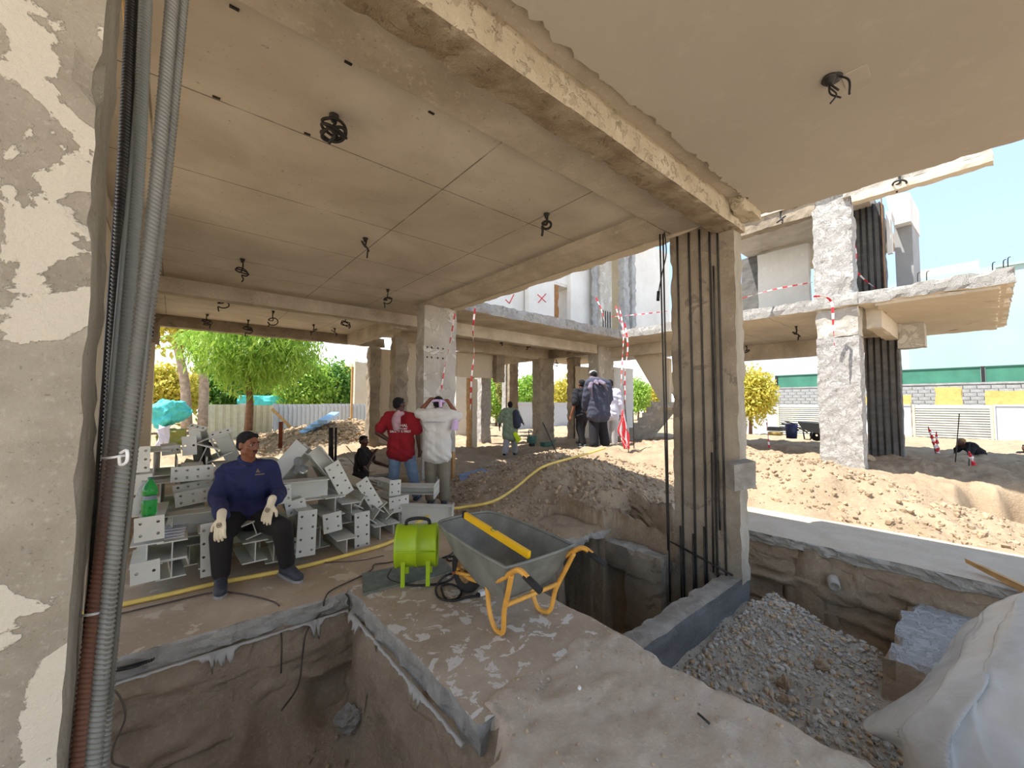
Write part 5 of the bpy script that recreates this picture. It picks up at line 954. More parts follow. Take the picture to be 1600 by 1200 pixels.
tp = fc+V(0, 0, R); obj('handle', MB().tube(smooth_path([tp-ax*.10-V(0, 0, .01), tp-ax*.085+V(0, 0, .035), tp+V(0, 0, .05), tp+ax*.085+V(0, 0, .035), tp+ax*.10-V(0, 0, .01)], 6), .014, 8), 'rubber', t)
obj('seam', MB().tube([fc+vdir*R*1.0-ax*L*.46+V(0, 0, .0), fc+vdir*R*1.0+ax*L*.46], .006, 6), 'lime', t)

# ------------------------------------------------------------------ wheelbarrow and level
wb = thing('wheelbarrow', 'galvanised wheelbarrow with an orange-yellow tube frame on the concrete strip', 'wheelbarrow', (1.9, 2.3, 0))
def W(x, y, z): return V(1.885+x, 2.1+y, z)     # x across, y towards the wheel
rim = [(-.24, -.17), (.24, -.17), (.295, -.10), (.30, .25), (.26, .62), (.15, .70), (-.15, .70), (-.26, .62), (-.30, .25), (-.295, -.10)]
def ring(sx, y0, y1, z, n=40, dz=0):
    P_ = smooth_path([V(*rim[i % 10], 0) for i in range(-1, 12)], 4)[4:-4]; out = []
    for p in P_[:40]: out.append(W(p[0]*sx, y0+(p[1]+.17)/.87*(y1-y0), z+dz*(p[1]+.17)/.87))
    return out
R0 = ring(1.0, -.17, .74, .50, dz=.06); R1 = ring(1.05, -.185, .76, .512, dz=.06); R2 = ring(1.04, -.18, .75, .495, dz=.06); A1 = ring(.86, -.10, .58, .36, dz=.02); A2 = ring(.66, -.02, .38, .245); 
mb = MB().sweep_quad([R2, R1, R0, A1, A2], 0, True, True); B1 = ring(.875, -.112, .595, .352, dz=.02); B2 = ring(.675, -.03, .39, .235); mb.add(A2, [tuple(range(len(A2)))]); mb.sweep_quad([B2, B1, R2], 0, True, True); mb.add(B2, [tuple(range(len(B2)))[::-1]])
obj('tray', mb, 'galv', wb); obj('rim', MB().tube(R1, .011, 7, closed=True), 'galv', wb)
for s_ in (-1, 1):
    obj('handle', MB().tube(smooth_path([W(s_*.06, .74, .16), W(s_*.14, .45, .20), W(s_*.22, .10, .31), W(s_*.262, -.08, .40), W(s_*.285, -.20, .485), W(s_*.29, -.28, .525), W(s_*.29, -.36, .505)], 7), .0165, 10), 'orange', wb)
    g_ = obj('grip', MB().tube([W(s_*.288, -.33, .508), W(s_*.292, -.46, .47)], .021, 10), 'rubber', wb)
    obj('leg', MB().tube(smooth_path([W(s_*.20, .16, .30), W(s_*.20, .13, .12), W(s_*.20, .08, .03), W(s_*.205, .02, .017), W(s_*.215, -.04, .05), W(s_*.235, -.075, .2), W(s_*.262, -.15, .36), W(s_*.283, -.20, .47)], 7), .0165, 10), 'orange', wb)
obj('stretcher', MB().tube([W(-.242, -.095, .24), W(.242, -.095, .24)], .015, 9), 'orange', wb)
wc = W(-.03, .66, .175); wx = V(1, 0, 0)
w = obj('wheel', MB().lathe([(.10, -.035), (.14, -.045), (.165, -.035), (.175, 0), (.165, .035), (.14, .045), (.10, .035), (.10, -.035)], 28, o=wc, ax=wx), 'rubber', wb)
rm = obj('wheel_rim', MB().lathe([(.02, -.05), (.035, -.05), (.04, -.02), (.09, -.015), (.105, -.035), (.105, .035), (.09, .015), (.04, .02), (.035, .05), (.02, .05)], 22, o=wc, ax=wx), 'wheel_rim', wb); obj('axle', MB().tube([wc-wx*.13, wc+wx*.13], .011, 8), 'rust', wb)
for s_ in (-1, 1): obj('fork', MB().tube([W(-.03+s_*.10, .66, .175), W(s_*.12, .42, .22)], .013, 8), 'orange', wb)
a = onz(722, 803, .63); b = onz(832, 889, .585)
a = W(-.02, .86, .64); b = W(-.10, -.16, .535); a = onz(724, 803, .63); a = V(*a); d = unit(b-a); r_, u_, a_ = frame_from(d, V(0, 0, 1)); Lv = np.linalg.norm(b-a); RR = np.array([r_, a_, u_]).T
sl = thing('spirit_level', 'bright yellow spirit level lying across the wheelbarrow tray', 'level', (a+b)/2)
obj('body', MB().box((-.012, .03, -.024), (.012, Lv*.46, .024), 0, RR, a).box((-.012, Lv*.46, -.024), (.012, Lv*.54, .010), 0, RR, a).box((-.012, Lv*.54, -.024), (.012, Lv, .024), 0, RR, a), 'level_yellow', sl)
for y0, y1 in ((0, .03),): obj('end_cap', MB().box((-.013, y0, -.025), (.013, y1, .025), 0, RR, a), 'rubber', sl)
for y in (.10, Lv*.5): obj('vial', MB().tube([a+a_*(y-.02)+u_*.014, a+a_*(y+.02)+u_*.014], .009, 8), 'leaf_yellow', sl)

# ------------------------------------------------------------------ ribbed bars hanging by the left column
def ribbed(path, r, pitch=.0125, n=12, rib=.0028):
    P_ = smooth_path(path, 24); L = np.cumsum(np.r_[0, np.linalg.norm(np.diff(P_, axis=0), axis=1)]); m = int(L[-1]/(pitch/4)); s = np.linspace(0, L[-1], m); Q_ = np.stack([np.interp(s, L, P_[:, d]) for d in range(3)], -1)
    rr = r+rib*np.array([-.2, 1.0, .9, -.3])[np.arange(m) % 4]
    mb = MB(); mb.tube(Q_, rr, n); v = np.array(mb.v[:m*n]).reshape(m, n, 3); T = unit(Q_[-1]-Q_[0]); sh = (np.cos(np.arange(n)*2*math.pi/n)*pitch*.45)[None, :, None]*T; v = v+sh; mb.v = [tuple(p) for p in v.reshape(-1, 3)]
    mb.tube([Q_[0]+V(0, .001, 0), Q_[-1]+V(0, .001, 0)], r*.5, 6); return mb
hb = [([(207, -20, 1.42), (192, 300, 1.30), (176, 600, 1.25), (164, 800, 1.2), (146, 1000, 1.17), (117, 1230, 1.12)], .015, 'rebar_dark', 'dark ribbed steel bar hanging by the near column, leftmost of four'),
      ([(229, -20, 1.42), (214, 300, 1.32), (186, 620, 1.22), (163, 840, 1.15), (140, 1020, 1.10), (120, 1230, 1.05)], .0158, 'rebar_rust', 'ribbed steel bar, rusty in its lower half, hanging by the near column'),
      ([(271, -20, 1.25), (243, 300, 1.18), (207, 600, 1.12), (184, 800, 1.09), (164, 1000, 1.06), (143, 1230, 1.02)], .0150, 'rebar_grey', 'thick grey ribbed steel bar hanging by the near column'),
      ([(287, -20, 1.30), (260, 260, 1.24), (218, 600, 1.19), (194, 800, 1.15), (174, 1000, 1.12), (156, 1230, 1.08)], .014, 'rebar_grey', 'slimmer grey ribbed steel bar, rightmost of the four by the near column')]
for pts, r, m, lb in hb: one('ribbed_bar', ribbed([ond(*q) for q in pts], r), m, lb, 'rebar', 'ribbed bars by the near column')
for k, (px, py, w_) in enumerate(((178, 718, 26), (142, 964, 24))):
    c = ond(px, py, 1.12); t = thing('cable_tie', ('white tie binding the near bars, knotted upper one', 'white tie binding the near bars, lower one')[k], 'tie', c, 'ties on the near bars'); q = [ond(px-w_*.75, py-2, 1.13), ond(px-4, py-3, 1.07), ond(px+w_*.6, py-6, 1.085), ond(px+w_*.75, py-4, 1.14)]
    obj('band', MB().tube(smooth_path(q, 6), .0035, 6), 'tie', t)
    if k == 0: obj('knot', MB().tube(smooth_path([ond(px+10, py-10, 1.07), ond(px+20, py-14, 1.06), ond(px+20, py+3, 1.06), ond(px+10, py+8, 1.07), ond(px+8, py-6, 1.06)], 5), .004, 6), 'tie', t)
one('thin_strip', MB().tube(smooth_path([ond(196, 0, 1.6), ond(200, 60, 1.6), ond(199, 140, 1.6)], 5), .012, 6), 'wood', 'thin pale strip hanging between the near column and the bars', 'strip')

# ------------------------------------------------------------------ milky sheet, plank, stones, pipe
G = [[(1500, 990, 2.9), (1530, 960, 2.85), (1565, 940, 2.8), (1610, 918, 2.75), (1720, 900, 2.7)], [(1432, 1078, 2.55), (1480, 1045, 2.35), (1530, 1020, 2.3), (1600, 1000, 2.2), (1730, 985, 2.2)], [(1349, 1132, 2.35), (1430, 1118, 2.12), (1500, 1110, 2.0), (1600, 1090, 1.95), (1740, 1090, 1.95)], [(1396, 1166, 2.15), (1436, 1180, 1.95), (1500, 1190, 1.85), (1600, 1200, 1.75), (1740, 1210, 1.75)], [(1405, 1250, 2.0), (1445, 1290, 1.8), (1510, 1310, 1.7), (1620, 1330, 1.6), (1760, 1330, 1.6)]]
G = np.array([[ond(*q) for q in r] for r in G]); rows = np.array([smooth_path(list(r), 22) for r in G]); fin = np.array([smooth_path(list(rows[:, k]), 22) for k in range(rows.shape[1])]).transpose(1, 0, 2)
U_, V_ = np.meshgrid(np.linspace(0, 1, fin.shape[0]), np.linspace(0, 1, fin.shape[1]), indexing='ij'); U_, V_ = U_.ravel(), V_.ravel(); q = fin.reshape(-1, 3); n1 = fbm(q*1.6, 2, 71); fold = .10*(1-np.abs(np.sin(math.pi*(3.4*V_+1.0*U_+.55*n1))))**1.5+.014*(1-np.abs(np.sin(math.pi*(8*V_-2.5*U_+1.1*n1))))**2; ridg = .03*fbm(q*3.0, 3, 74)
q = q+(fold+ridg-.02)[:, None]*unit(-f2+V(0, 0, .6)); fin = q.reshape(fin.shape)
o = one('plastic_sheet', MB().sweep_quad([list(r) for r in fin], 0, True), 'sheet', 'crumpled milky plastic sheet heaped at the near right edge', 'plastic sheet'); o.modifiers.new('s', 'SOLIDIFY').thickness = .004
one('timber_plank', MB().prism([ond(1533, 882, 3.6), ond(1700, 960, 2.9), ond(1700, 975, 2.9), ond(1535, 889, 3.6)], (.04, .10, .015)), 'wood', 'sawn plank poking in from the right edge above the plastic sheet', 'plank')
p = onx(1301, 908, 5.32); one('pipe_stub', MB().lathe([(.04, -.1), (.05, -.08), (.05, .06), (.035, .065), (.035, .03), (0, .03)], 16, o=p+V(-.05, -.02, 0), ax=(-.9, -.25, -.2)), 'stone_grey', 'grey pipe stub sticking out of the trench wall', 'pipe')
def rock(name, px, py, size, m, label, group=None, at=None):
    c = at if at is not None else onground(px, py, 0.0); mb = MB().ball(c+V(0, 0, size[2]*.5), size, np.array(Matrix.Rotation(random.uniform(0, 6), 3, 'Z')), 18, 12); v = np.array(mb.v); d = fbm(v*(1.1/max(size)), 4, int(px), .6); mb.v = [tuple(p) for p in v+(v-c)*(.45*d)[:, None]]; mb.sm = [False]*len(mb.f)
    return one(name, mb, m, label, 'rock', group)
for q in ((1228, 1098, (.055, .05, .035), 'stone_brown', 'round brown rock low in the gravel trench, lower one'), (1226, 1078, (.05, .045, .045), 'stone_brown', 'brown rock in the gravel trench just above the round one'), (1282, 1045, (.05, .04, .03), 'stone_brown', 'flat tan rock on the gravel heap'), (1268, 1136, (.035, .03, .03), 'stone_grey', 'grey stone at the mud edge by the gravel trench'), (1324, 1186, (.022, .016, .012), 'stone_grey', 'small grey stone on the mud near the plastic sheet'), (905, 1082, (.012, .01, .008), 'tie', 'tiny white chip on the muddy strip')): rock('rock', *q)
for k, q in enumerate(((548, 1140, (.09, .08, .08), 'grade_top', 'pale concrete lump in the near pit'), (1360, 720, (.12, .1, .07), 'clod', 'clod on the right sand bank'))): rock('rubble_lump', *q)
one('dry_twig', MB().tube(smooth_path([gpt(1091, 1115, .01), gpt(1099, 1122, .02), gpt(1109, 1131, .012)], 4), .006, 6), 'rebar_dark', 'short dark stick lying on the mud', 'stick')
one('pit_rebar', ribbed([ony(160, 1050, 3.25), ony(205, 1042, 3.32), ony(240, 1030, 3.36)], .009), 'rebar_dark', 'dark ribbed bar end poking from the back edge of the near pit', 'rebar')
# loose stones of the gravel heap and clods of the mounds: uncountable
def scatter(name, n, pick, r0, r1, m, label, cat, seed):
    rs = np.random.default_rng(seed); ico = [(0, 0, 1), (.89, 0, .45), (.28, .85, .45), (-.72, .53, .45), (-.72, -.53, .45), (.28, -.85, .45), (.72, .53, -.45), (-.28, .85, -.45), (-.89, 0, -.45), (-.28, -.85, -.45), (.72, -.53, -.45), (0, 0, -1)]
    fc = [(0, 1, 2), (0, 2, 3), (0, 3, 4), (0, 4, 5), (0, 5, 1), (1, 6, 2), (2, 7, 3), (3, 8, 4), (4, 9, 5), (5, 10, 1), (6, 7, 2), (7, 8, 3), (8, 9, 4), (9, 10, 5), (10, 6, 1), (11, 7, 6), (11, 8, 7), (11, 9, 8), (11, 10, 9), (11, 6, 10)]
    x, y = pick(rs, n); z = ground_z(x, y); k_ = (z > -.12) if name == 'mound_clods' else ~((x > 3.93) & (y < .62)) if name == 'gravel' else x > -99; x, y, z = x[k_], y[k_], z[k_]; r = r0+(r1-r0)*rs.random(len(x))**3; I = np.array(ico)[None]*rs.uniform(.6, 1.2, (len(x), 12, 1))*(r[:, None]*rs.uniform(.6, 1.1, (len(x), 3)))[:, None, :]
    v = (I+np.stack([x, y, z+r*.25], -1)[:, None, :]).reshape(-1, 3); f = (np.array(fc)[None]+np.arange(len(x))[:, None, None]*12).reshape(-1, 3)
    me = bpy.data.meshes.new(name); me.from_pydata(v.tolist(), [], f.tolist()); mats(me, m); mi_ = np.repeat(rs.integers(0, len(me.materials), len(x)), 20); me.polygons.foreach_set('material_index', mi_.tolist()); o = bpy.data.objects.new(name, me); COL.objects.link(o); return tag(o, label, cat, None, 'stuff')
scatter('gravel', 5200, lambda rs, n: (4.95-2.5*rs.random(n)**1.5, 1.6-1.5*rs.random(n)**1.3), .007, .032, ['stone_grey', 'stone_grey', 'clod'], 'loose grey gravel on the heap in the trench', 'gravel', 5)
scatter('mound_clods', 5200, lambda rs, n: (rs.uniform(2.7, 6.6, n), rs.uniform(3.1, 6.6, n)), .008, .045, ['sand', 'clod', 'sand'], 'clods and crumbs on the centre sand mound', 'clods', 6)
scatter('bank_clods', 1800, lambda rs, n: (rs.uniform(6.8, 10.6, n), rs.uniform(-.8, 3.4, n)), .012, .06, ['clod', 'sand', 'sand'], 'clods and lumps on the right sand bank', 'clods', 7)
scatter('pit_crumbs', 900, lambda rs, n: (rs.uniform(-.1, 1.0, n), rs.uniform(1.8, 3.1, n)), .006, .03, ['clod', 'earth'], 'crumbs of earth on the floor of the near pit', 'crumbs', 8)
scatter('yard_clods', 3000, lambda rs, n: (rs.uniform(2, 8, n), rs.uniform(13.5, 20, n)), .02, .12, ['clod', 'sand'], 'lumps on the sand heap beyond the back opening', 'clods', 9)
scatter('mud_crumbs', 700, lambda rs, n: (rs.uniform(.4, 2.25, n), rs.uniform(.3, 1.7, n)), .003, .012, ['clod', 'stone_grey'], 'crumbs on the trampled mud', 'crumbs', 10)
# tools far off
fw_ = ond(1258, 694, 17.); t = thing('far_wheelbarrow', 'dark wheelbarrow standing far off before the louvred panel', 'wheelbarrow', onx(1262, 690, 18.0)); B0 = onx(1262, 690, 18.0)
q = lambda px, py, dx=0: onx(px, py, 18.0+dx)
obj('tray', MB().prism([q(1246, 659), q(1280, 662), q(1280, 677), q(1268, 676), q(1253, 670)], (.7, 0, 0)), 'crate_black', t); obj('handle', MB().tube([q(1262, 676), q(1248, 668), q(1222, 662)], .03, 6), 'crate_black', t); obj('leg', MB().tube([q(1255, 674), q(1257, 686), q(1266, 687), q(1270, 675)], .025, 6), 'crate_black', t); obj('wheel', MB().lathe([(.05, -.06), (.2, -.06), (.22, 0), (.2, .06), (.05, .06)], 14, o=q(1276, 680, .35), ax=(1, 0, 0)), 'rubber', t)
t = thing('blue_bin', 'dark blue bin heaped with tools beside the far wheelbarrow', 'bin', q(1237, 684)); obj('body', MB().lathe([(0, 0), (.17, 0), (.21, .55), (.18, .55), (.16, .05), (0, .05)], 16, o=q(1237, 685)), 'bucket_blue', t); mb = MB(); [mb.tube([q(a_, b_), q(c_, d_)], .03, 5) for a_, b_, c_, d_ in ((1221, 662, 1247, 668), (1226, 658, 1246, 664), (1228, 670, 1248, 672))]; obj('tools', mb, 'crate_black', t)
t = thing('black_crate', 'black crate on a yellow one left of the blue bin', 'crate', q(1210, 680)); obj('upper_crate', MB().rbox(q(1222, 674)-V(0, 0, 0), q(1198, 667)+V(.4, 0, .0), .1, 0, 5, 0), 'crate_black', t); obj('lower_crate', MB().rbox(q(1219, 681), q(1200, 674.5)+V(.35, 0, 0), .1, 0, 5, 0), 'foam', t)
t = thing('plate_compactor', 'dark green small machine standing behind the man in green', 'machine', ond(831, 696, 13)); c = ond(831, 690, 13); obj('engine', MB().rbox(c-V(.13, .1, .06), c+V(.13, .1, .18), .06, .01, 6, .03, 2), 'green_tool', t); obj('handle', MB().tube(smooth_path([c+V(-.1, 0, .1), c+V(-.05, .1, .35), c+V(.08, .1, .35)], 5), .015, 6), 'rubber', t); obj('foot', MB().box(c-V(.07, .07, .15), c+V(.07, .07, -.05)), 'rubber', t)
t = thing('green_container', 'small dark green can lying near the back column foot', 'can', ond(857, 695, 11.5)); c = ond(855, 694, 11.5); obj('body', MB().rbox(c-V(.2, .1, .06), c+V(.2, .1, .06), .05, .01, 6, .02, 2), 'green_tool', t); obj('spout', MB().tube([c+V(.2, 0, .02), c+V(.34, 0, .1)], .02, 6), 'green_tool', t)
# liner and post by the pale column
p = [ond(720, 752, 7.3), ond(755, 742, 7.6), ond(772, 748, 7.6), ond(760, 762, 7.0), ond(722, 770, 6.9)]; one('liner_sheet', MB().prism(p, (0, .05, .12)), 'blue_drum', 'blue-grey liner sheet in the digging right of the pale column', 'sheet')
one('timber_post', MB().box((ony(707, 740, 7.0)[0]-.03, 6.95, -.4), (ony(707, 740, 7.0)[0]+.03, 7.02, .55)), 'wood', 'short timber post against the foot of the pale grey column', 'post')
# ------------------------------------------------------------------ people
def Rm(r, f, u): return np.array([r, f, u]).T
def pose(pos, yaw, H, ov=None, lean=(0, 0), twist=0):
    """joints of a standing figure in the place; ov overrides joints in figure space (right, forward, up) in metres"""
    f = V(math.cos(yaw), math.sin(yaw), 0); r = V(math.sin(yaw), -math.cos(yaw), 0); J = {}
    b = dict(hipL=(-.055*H, 0, .515*H), hipR=(.055*H, 0, .515*H), knL=(-.06*H, .015*H, .285*H), knR=(.06*H, .015*H, .285*H), anL=(-.065*H, -.01*H, .05*H), anR=(.065*H, -.01*H, .05*H), shL=(-.108*H, 0, .81*H), shR=(.108*H, 0, .81*H),
             elL=(-.135*H, -.015*H, .63*H), elR=(.135*H, -.015*H, .63*H), wrL=(-.14*H, .03*H, .485*H), wrR=(.14*H, .03*H, .485*H), neck=(0, -.005*H, .835*H), head=(0, .015*H, .925*H))
    for k in b:
        p = V(*b[k])
        if k in ('shL', 'shR', 'neck', 'head', 'elL', 'elR', 'wrL', 'wrR'): p = p+V(lean[0], lean[1], 0)*((p[2]/H-.5)/.35)
        if ov and k in ov: p = V(*ov[k])
        J[k] = V(*pos)+r*p[0]+f*p[1]+V(0, 0, p[2])
    J['f'] = f; J['r'] = r; J['hf'] = f; J['tfL'] = f; J['tfR'] = f; return J
def torso(mb, J, H, a, hem=0.0, wide=1.0):
    r = unit(J['hipR']-J['hipL']); rs = unit(J['shR']-J['shL']); hm = (J['hipL']+J['hipR'])/2; sm = (J['shL']+J['shR'])/2; ax = unit(sm-hm); L = np.linalg.norm(sm-hm)
    ws = hm+ax*L*.42; ch = hm+ax*L*.76
    for s, sh in ((-1, 'shL'), (1, 'shR')):
        hp = hm+r*s*.045*H-ax*hem; mb.caps(hp, ws+rs*s*.035*H, .066*H*wide+a, .061*H*wide+a); mb.caps(ws+rs*s*.035*H, ch+rs*s*.05*H, .061*H*wide+a, .066*H+a); mb.caps(ch+rs*s*.05*H, J[sh]-ax*.02*H, .064*H+a, .036*H+a); mb.caps(sm+ax*.012*H, J[sh], .036*H+a, .031*H+a)
    mb.caps(hm-r*.045*H-ax*hem, hm+r*.045*H-ax*hem, .066*H*wide+a, .066*H*wide+a); mb.caps(ch-rs*.05*H, ch+rs*.05*H, .066*H+a, .066*H+a)
def hand(mb, w, d, n, H, side, curl=.35, spread=.10, a=0.0):
    """w wrist, d direction of the fingers, n back of the hand, side +1 puts the thumb on the d x n side"""
    d = unit(d); n = unit(n-d*np.dot(n, d)); s = np.cross(d, n)*side; k = H/1.7
    for i, (off, ln) in enumerate(((.030, .072), (.010, .080), (-.010, .074), (-.029, .058))):
        kn = w+d*.088*k+s*off*k; mb.caps(w+d*.012*k+s*off*.55*k, kn, .0125*k+a, .0115*k+a, 8); p = kn; ang = 0; dd = unit(d+s*(off*spread*22))
        for j, fr in enumerate((.45, .31, .24)):
            ang += curl*(.6+.4*j); q = p+(dd*math.cos(ang)-n*math.sin(ang))*ln*fr*k; mb.caps(p, q, (.0098-.0009*j)*k+a, (.0090-.0009*j)*k+a, 8); p = q
    b = w+d*.03*k+s*.026*k; m_ = b+unit(d*.7+s*.75-n*.15)*.042*k; mb.caps(b, m_, .0135*k+a, .0115*k+a, 8); mb.caps(m_, m_+unit(d*.92+s*.30-n*.2)*.034*k, .011*k+a, .009*k+a, 8)
    mb.caps(w-d*.02*k, w+d*.03*k, .020*k+a, .022*k+a, 10)
def head_parts(mb, J, H, hu=None):
    c = J['head']; f = unit(J['hf']); u = unit(V(0, 0, 1)-f*f[2]) if hu is None else unit(hu); r = np.cross(f, u); R = Rm(r, f, u); k = H/1.7
    P_ = lambda x, y, z: c+(r*x+f*y+u*z)*k
    mb.ball(P_(0, -.012, .030), np.array([.072, .092, .082])*k, R, 20, 14); mb.ball(P_(0, .018, -.02), np.array([.062, .072, .085])*k, R, 18, 12); mb.caps(P_(0, .030, -.068), P_(0, .062, -.088), .040*k, .024*k); mb.caps(P_(-.045, .0, -.058), P_(0, .062, -.085), .022*k, .022*k); mb.caps(P_(.045, .0, -.058), P_(0, .062, -.085), .022*k, .022*k)
    mb.caps(P_(0, .083, .022), P_(0, .106, -.022), .010*k, .0155*k, 8); mb.caps(P_(-.012, .092, -.028), P_(.012, .092, -.028), .010*k, .010*k, 8); mb.caps(P_(-.038, .076, .030), P_(.038, .076, .030), .014*k, .014*k, 8)
    mb.caps(P_(-.020, .081, -.052), P_(.020, .081, -.052), .0105*k, .0105*k, 8); mb.caps(P_(-.016, .079, -.064), P_(.016, .079, -.064), .0115*k, .0115*k, 8); mb.caps(P_(-.045, .055, -.015), P_(-.03, .07, -.03), .022*k, .016*k, 8); mb.caps(P_(.045, .055, -.015), P_(.03, .07, -.03), .022*k, .016*k, 8)
    for s in (-1, 1): mb.ball(P_(s*.074, -.006, -.004), np.array([.009, .020, .032])*k, R, 10, 8); mb.ball(P_(s*.078, .002, -.022), np.array([.008, .010, .012])*k, R, 8, 6)
    return P_, R, k, r, f, u
def figure(name, label, J, H, sp, voxel=.010, base=None):
    b = base if base is not None else V(*((J['anL']+J['anR'])/2)[:2], 0)
    t = thing(name, label, 'person', b); sk = sp.get('skin', 'skin')
    mb = MB(); torso(mb, J, H, 0); mb.caps(J['neck']-V(0, 0, .02*H), J['head']-V(0, 0, .02*H), .036*H, .033*H); P_, R, k, hr, hf, hu = head_parts(mb, J, H)
    for s in 'LR':
        mb.caps(J['hip'+s], J['kn'+s], .050*H, .033*H); m_ = J['kn'+s]*.7+J['an'+s]*.3-J['tf'+s]*.008*H; mb.caps(J['kn'+s], m_, .031*H, .032*H); mb.caps(m_, J['an'+s], .031*H, .021*H)
        mb.caps(J['an'+s], J['an'+s]+J['tf'+s]*.085*H-V(0, 0, .028*H), .022*H, .016*H)
        mb.caps(J['sh'+s], J['el'+s], .029*H, .023*H); m_ = J['el'+s]*.72+J['wr'+s]*.28; mb.caps(J['el'+s], m_, .0235*H, .0235*H); mb.caps(m_, J['wr'+s], .0235*H, .0155*H)
        if not sp.get('gloves'):
            d = J.get('hd'+s, unit(J['wr'+s]-J['el'+s])); n = J.get('hn'+s, hr*(1 if s == 'R' else -1)); hand(mb, J['wr'+s], d, n, H, J.get('hs'+s, 1 if s == 'L' else -1), sp.get('curl', .35))
    obj('body', remesh('body', mb, voxel, 2), sk, t)
    # trousers
    mb = MB(); a = .012*H; hm = (J['hipL']+J['hipR'])/2; up = unit((J['shL']+J['shR'])/2-hm); r_ = unit(J['hipR']-J['hipL'])
    for s in 'LR':
        e = J['an'+s]*(1-sp.get('cuff', .06))+J['kn'+s]*sp.get('cuff', .06); bag = sp.get('baggy', .010)*H; mb.caps(J['hip'+s], J['kn'+s], .052*H+a, .036*H+a+bag*.5); mb.caps(J['kn'+s], e, .036*H+a+bag*.5, .026*H+a*.6+bag, 14); mb.caps(J['hip'+s]*.35+J['kn'+s]*.65+J['tf'+s]*.006*H, J['kn'+s]*.98+J['hip'+s]*.02+J['tf'+s]*.012*H, .036*H+a, .034*H+a)
    mb.caps(hm-r_*.045*H, hm+r_*.045*H, .066*H+a*.7, .066*H+a*.7); mb.caps(hm-r_*.04*H+up*.05*H, hm+r_*.04*H+up*.05*H, .056*H+a*.5, .056*H+a*.5)
    v = np.array(mb.v); mb.v = [tuple(p) for p in v+(.006*fbm(v*14, 3, 5))[:, None]*unit(-f2)]
    obj('trousers', remesh('trousers', mb, voxel, 2), sp['trousers'], t)
    # shirt
    mb = MB(); a = sp.get('loose', .016)*H; torso(mb, J, H, a, sp.get('hem', .03)*H, sp.get('wide', 1.06))
    for s in 'LR':
        sl = sp.get('sleeve', .5)
        if sl <= 1: mb.caps(J['sh'+s], J['sh'+s]*(1-sl)+J['el'+s]*sl, .033*H+a, .034*H+a)
        else: e = J['el'+s]*(2-sl)+J['wr'+s]*(sl-1); mb.caps(J['sh'+s], J['el'+s], .032*H+a, .027*H+a); mb.caps(J['el'+s], e, .028*H+a, .022*H+a)
    v = np.array(mb.v); sh = obj('shirt', remesh('shirt', mb, voxel, 2), sp['shirt'], t)
    n_ = len(sh.data.vertices); co = np.empty(n_*3); sh.data.vertices.foreach_get('co', co); no = np.empty(n_*3); sh.data.vertices.foreach_get('normal', no); co = co.reshape(-1, 3); no = no.reshape(-1, 3)
    fold = .005*fbm(co*V(9, 9, 4)+3, 3, int(abs(b[0]*10)))+.006*np.sin(co[:, 2]*38+co[:, 0]*25+4*fbm(co*5, 2, 4)); sh.data.vertices.foreach_set('co', (co+no*fold[:, None]).ravel()); sh.data.update()
    # collar, hair, shoes, eyes
    if sp.get('collar'): obj('collar', remesh('collar', MB().tube([J['neck']+V(0, 0, .010*H)+(hr*math.cos(q)*.040+hf*math.sin(q)*.040)*H+V(0, 0, -.018*H*math.sin(q)) for q in np.linspace(0, 2*math.pi, 22, endpoint=False)], .012*H, 8, closed=True), voxel*.8, 1), sp['shirt'], t)
    if sp.get('hair', True):
        mb = MB(); mb.ball(P_(0, -.022, .040), np.array([.079, .092, .084])*k, R, 20, 14); mb.ball(P_(0, -.045, .0), np.array([.074, .062, .072])*k, R, 16, 10); mb.caps(P_(-.035, .034, .082), P_(.035, .034, .082), .026*k, .026*k)
        obj('hair', remesh('hair', mb, max(.006, voxel*.7), 1), sp.get('hairm', 'hair'), t)
    for s in 'LR':
        tf = J['tf'+s]; an = J['an'+s]; mb = MB(); so = MB(); heel = an-tf*.035*H-V(0, 0, .026*H); toe = an+tf*.115*H-V(0, 0, .030*H); mid = an+tf*.04*H-V(0, 0, .018*H); mb.caps(an+V(0, 0, .015*H), an-V(0, 0, .01*H), .027*H, .029*H); mb.caps(heel, mid, .026*H, .028*H); mb.caps(mid, toe, .028*H, .022*H); mb.caps(toe, toe, .024*H, .024*H)
        o = obj('shoe', remesh('shoe', mb, voxel*.8, 2), sp.get('shoe', 'shoe'), t); rr = np.cross(tf, V(0, 0, 1)); z = min(heel[2], toe[2])-.024*H; pl_ = [heel-tf*.028*H-rr*.022*H, heel-tf*.028*H+rr*.022*H, mid+rr*.030*H, toe+rr*.026*H, toe+tf*.028*H+rr*.008*H, toe+tf*.028*H-rr*.008*H, toe-rr*.026*H, mid-rr*.030*H]
        obj('sole', MB().prism([V(p[0], p[1], z) for p in pl_], (0, 0, .014*H)), sp.get('sole', 'shoe_sole'), o)
    if sp.get('face'):
        for s in (-1, 1):
            ey = obj('eye', MB().ball(P_(s*.030, .0745, .010), .0100*k, R, 12, 8), 'eye', t); obj('iris', MB().ball(P_(s*.031, .0815, .010), .0062*k, R, 10, 6), 'iris', ey); obj('eyebrow', MB().caps(P_(s*.014, .093, .033), P_(s*.046, .080, .034), .0048*k, .0035*k, 8), 'hair', t)
        obj('lips', MB().caps(P_(-.017, .090, -.057), P_(.017, .090, -.057), .0058*k, .0058*k, 8), 'lip', t); obj('moustache', MB().caps(P_(-.020, .091, -.043), P_(.020, .091, -.043), .0058*k, .0058*k, 8), 'hair', t)
    return t, P_
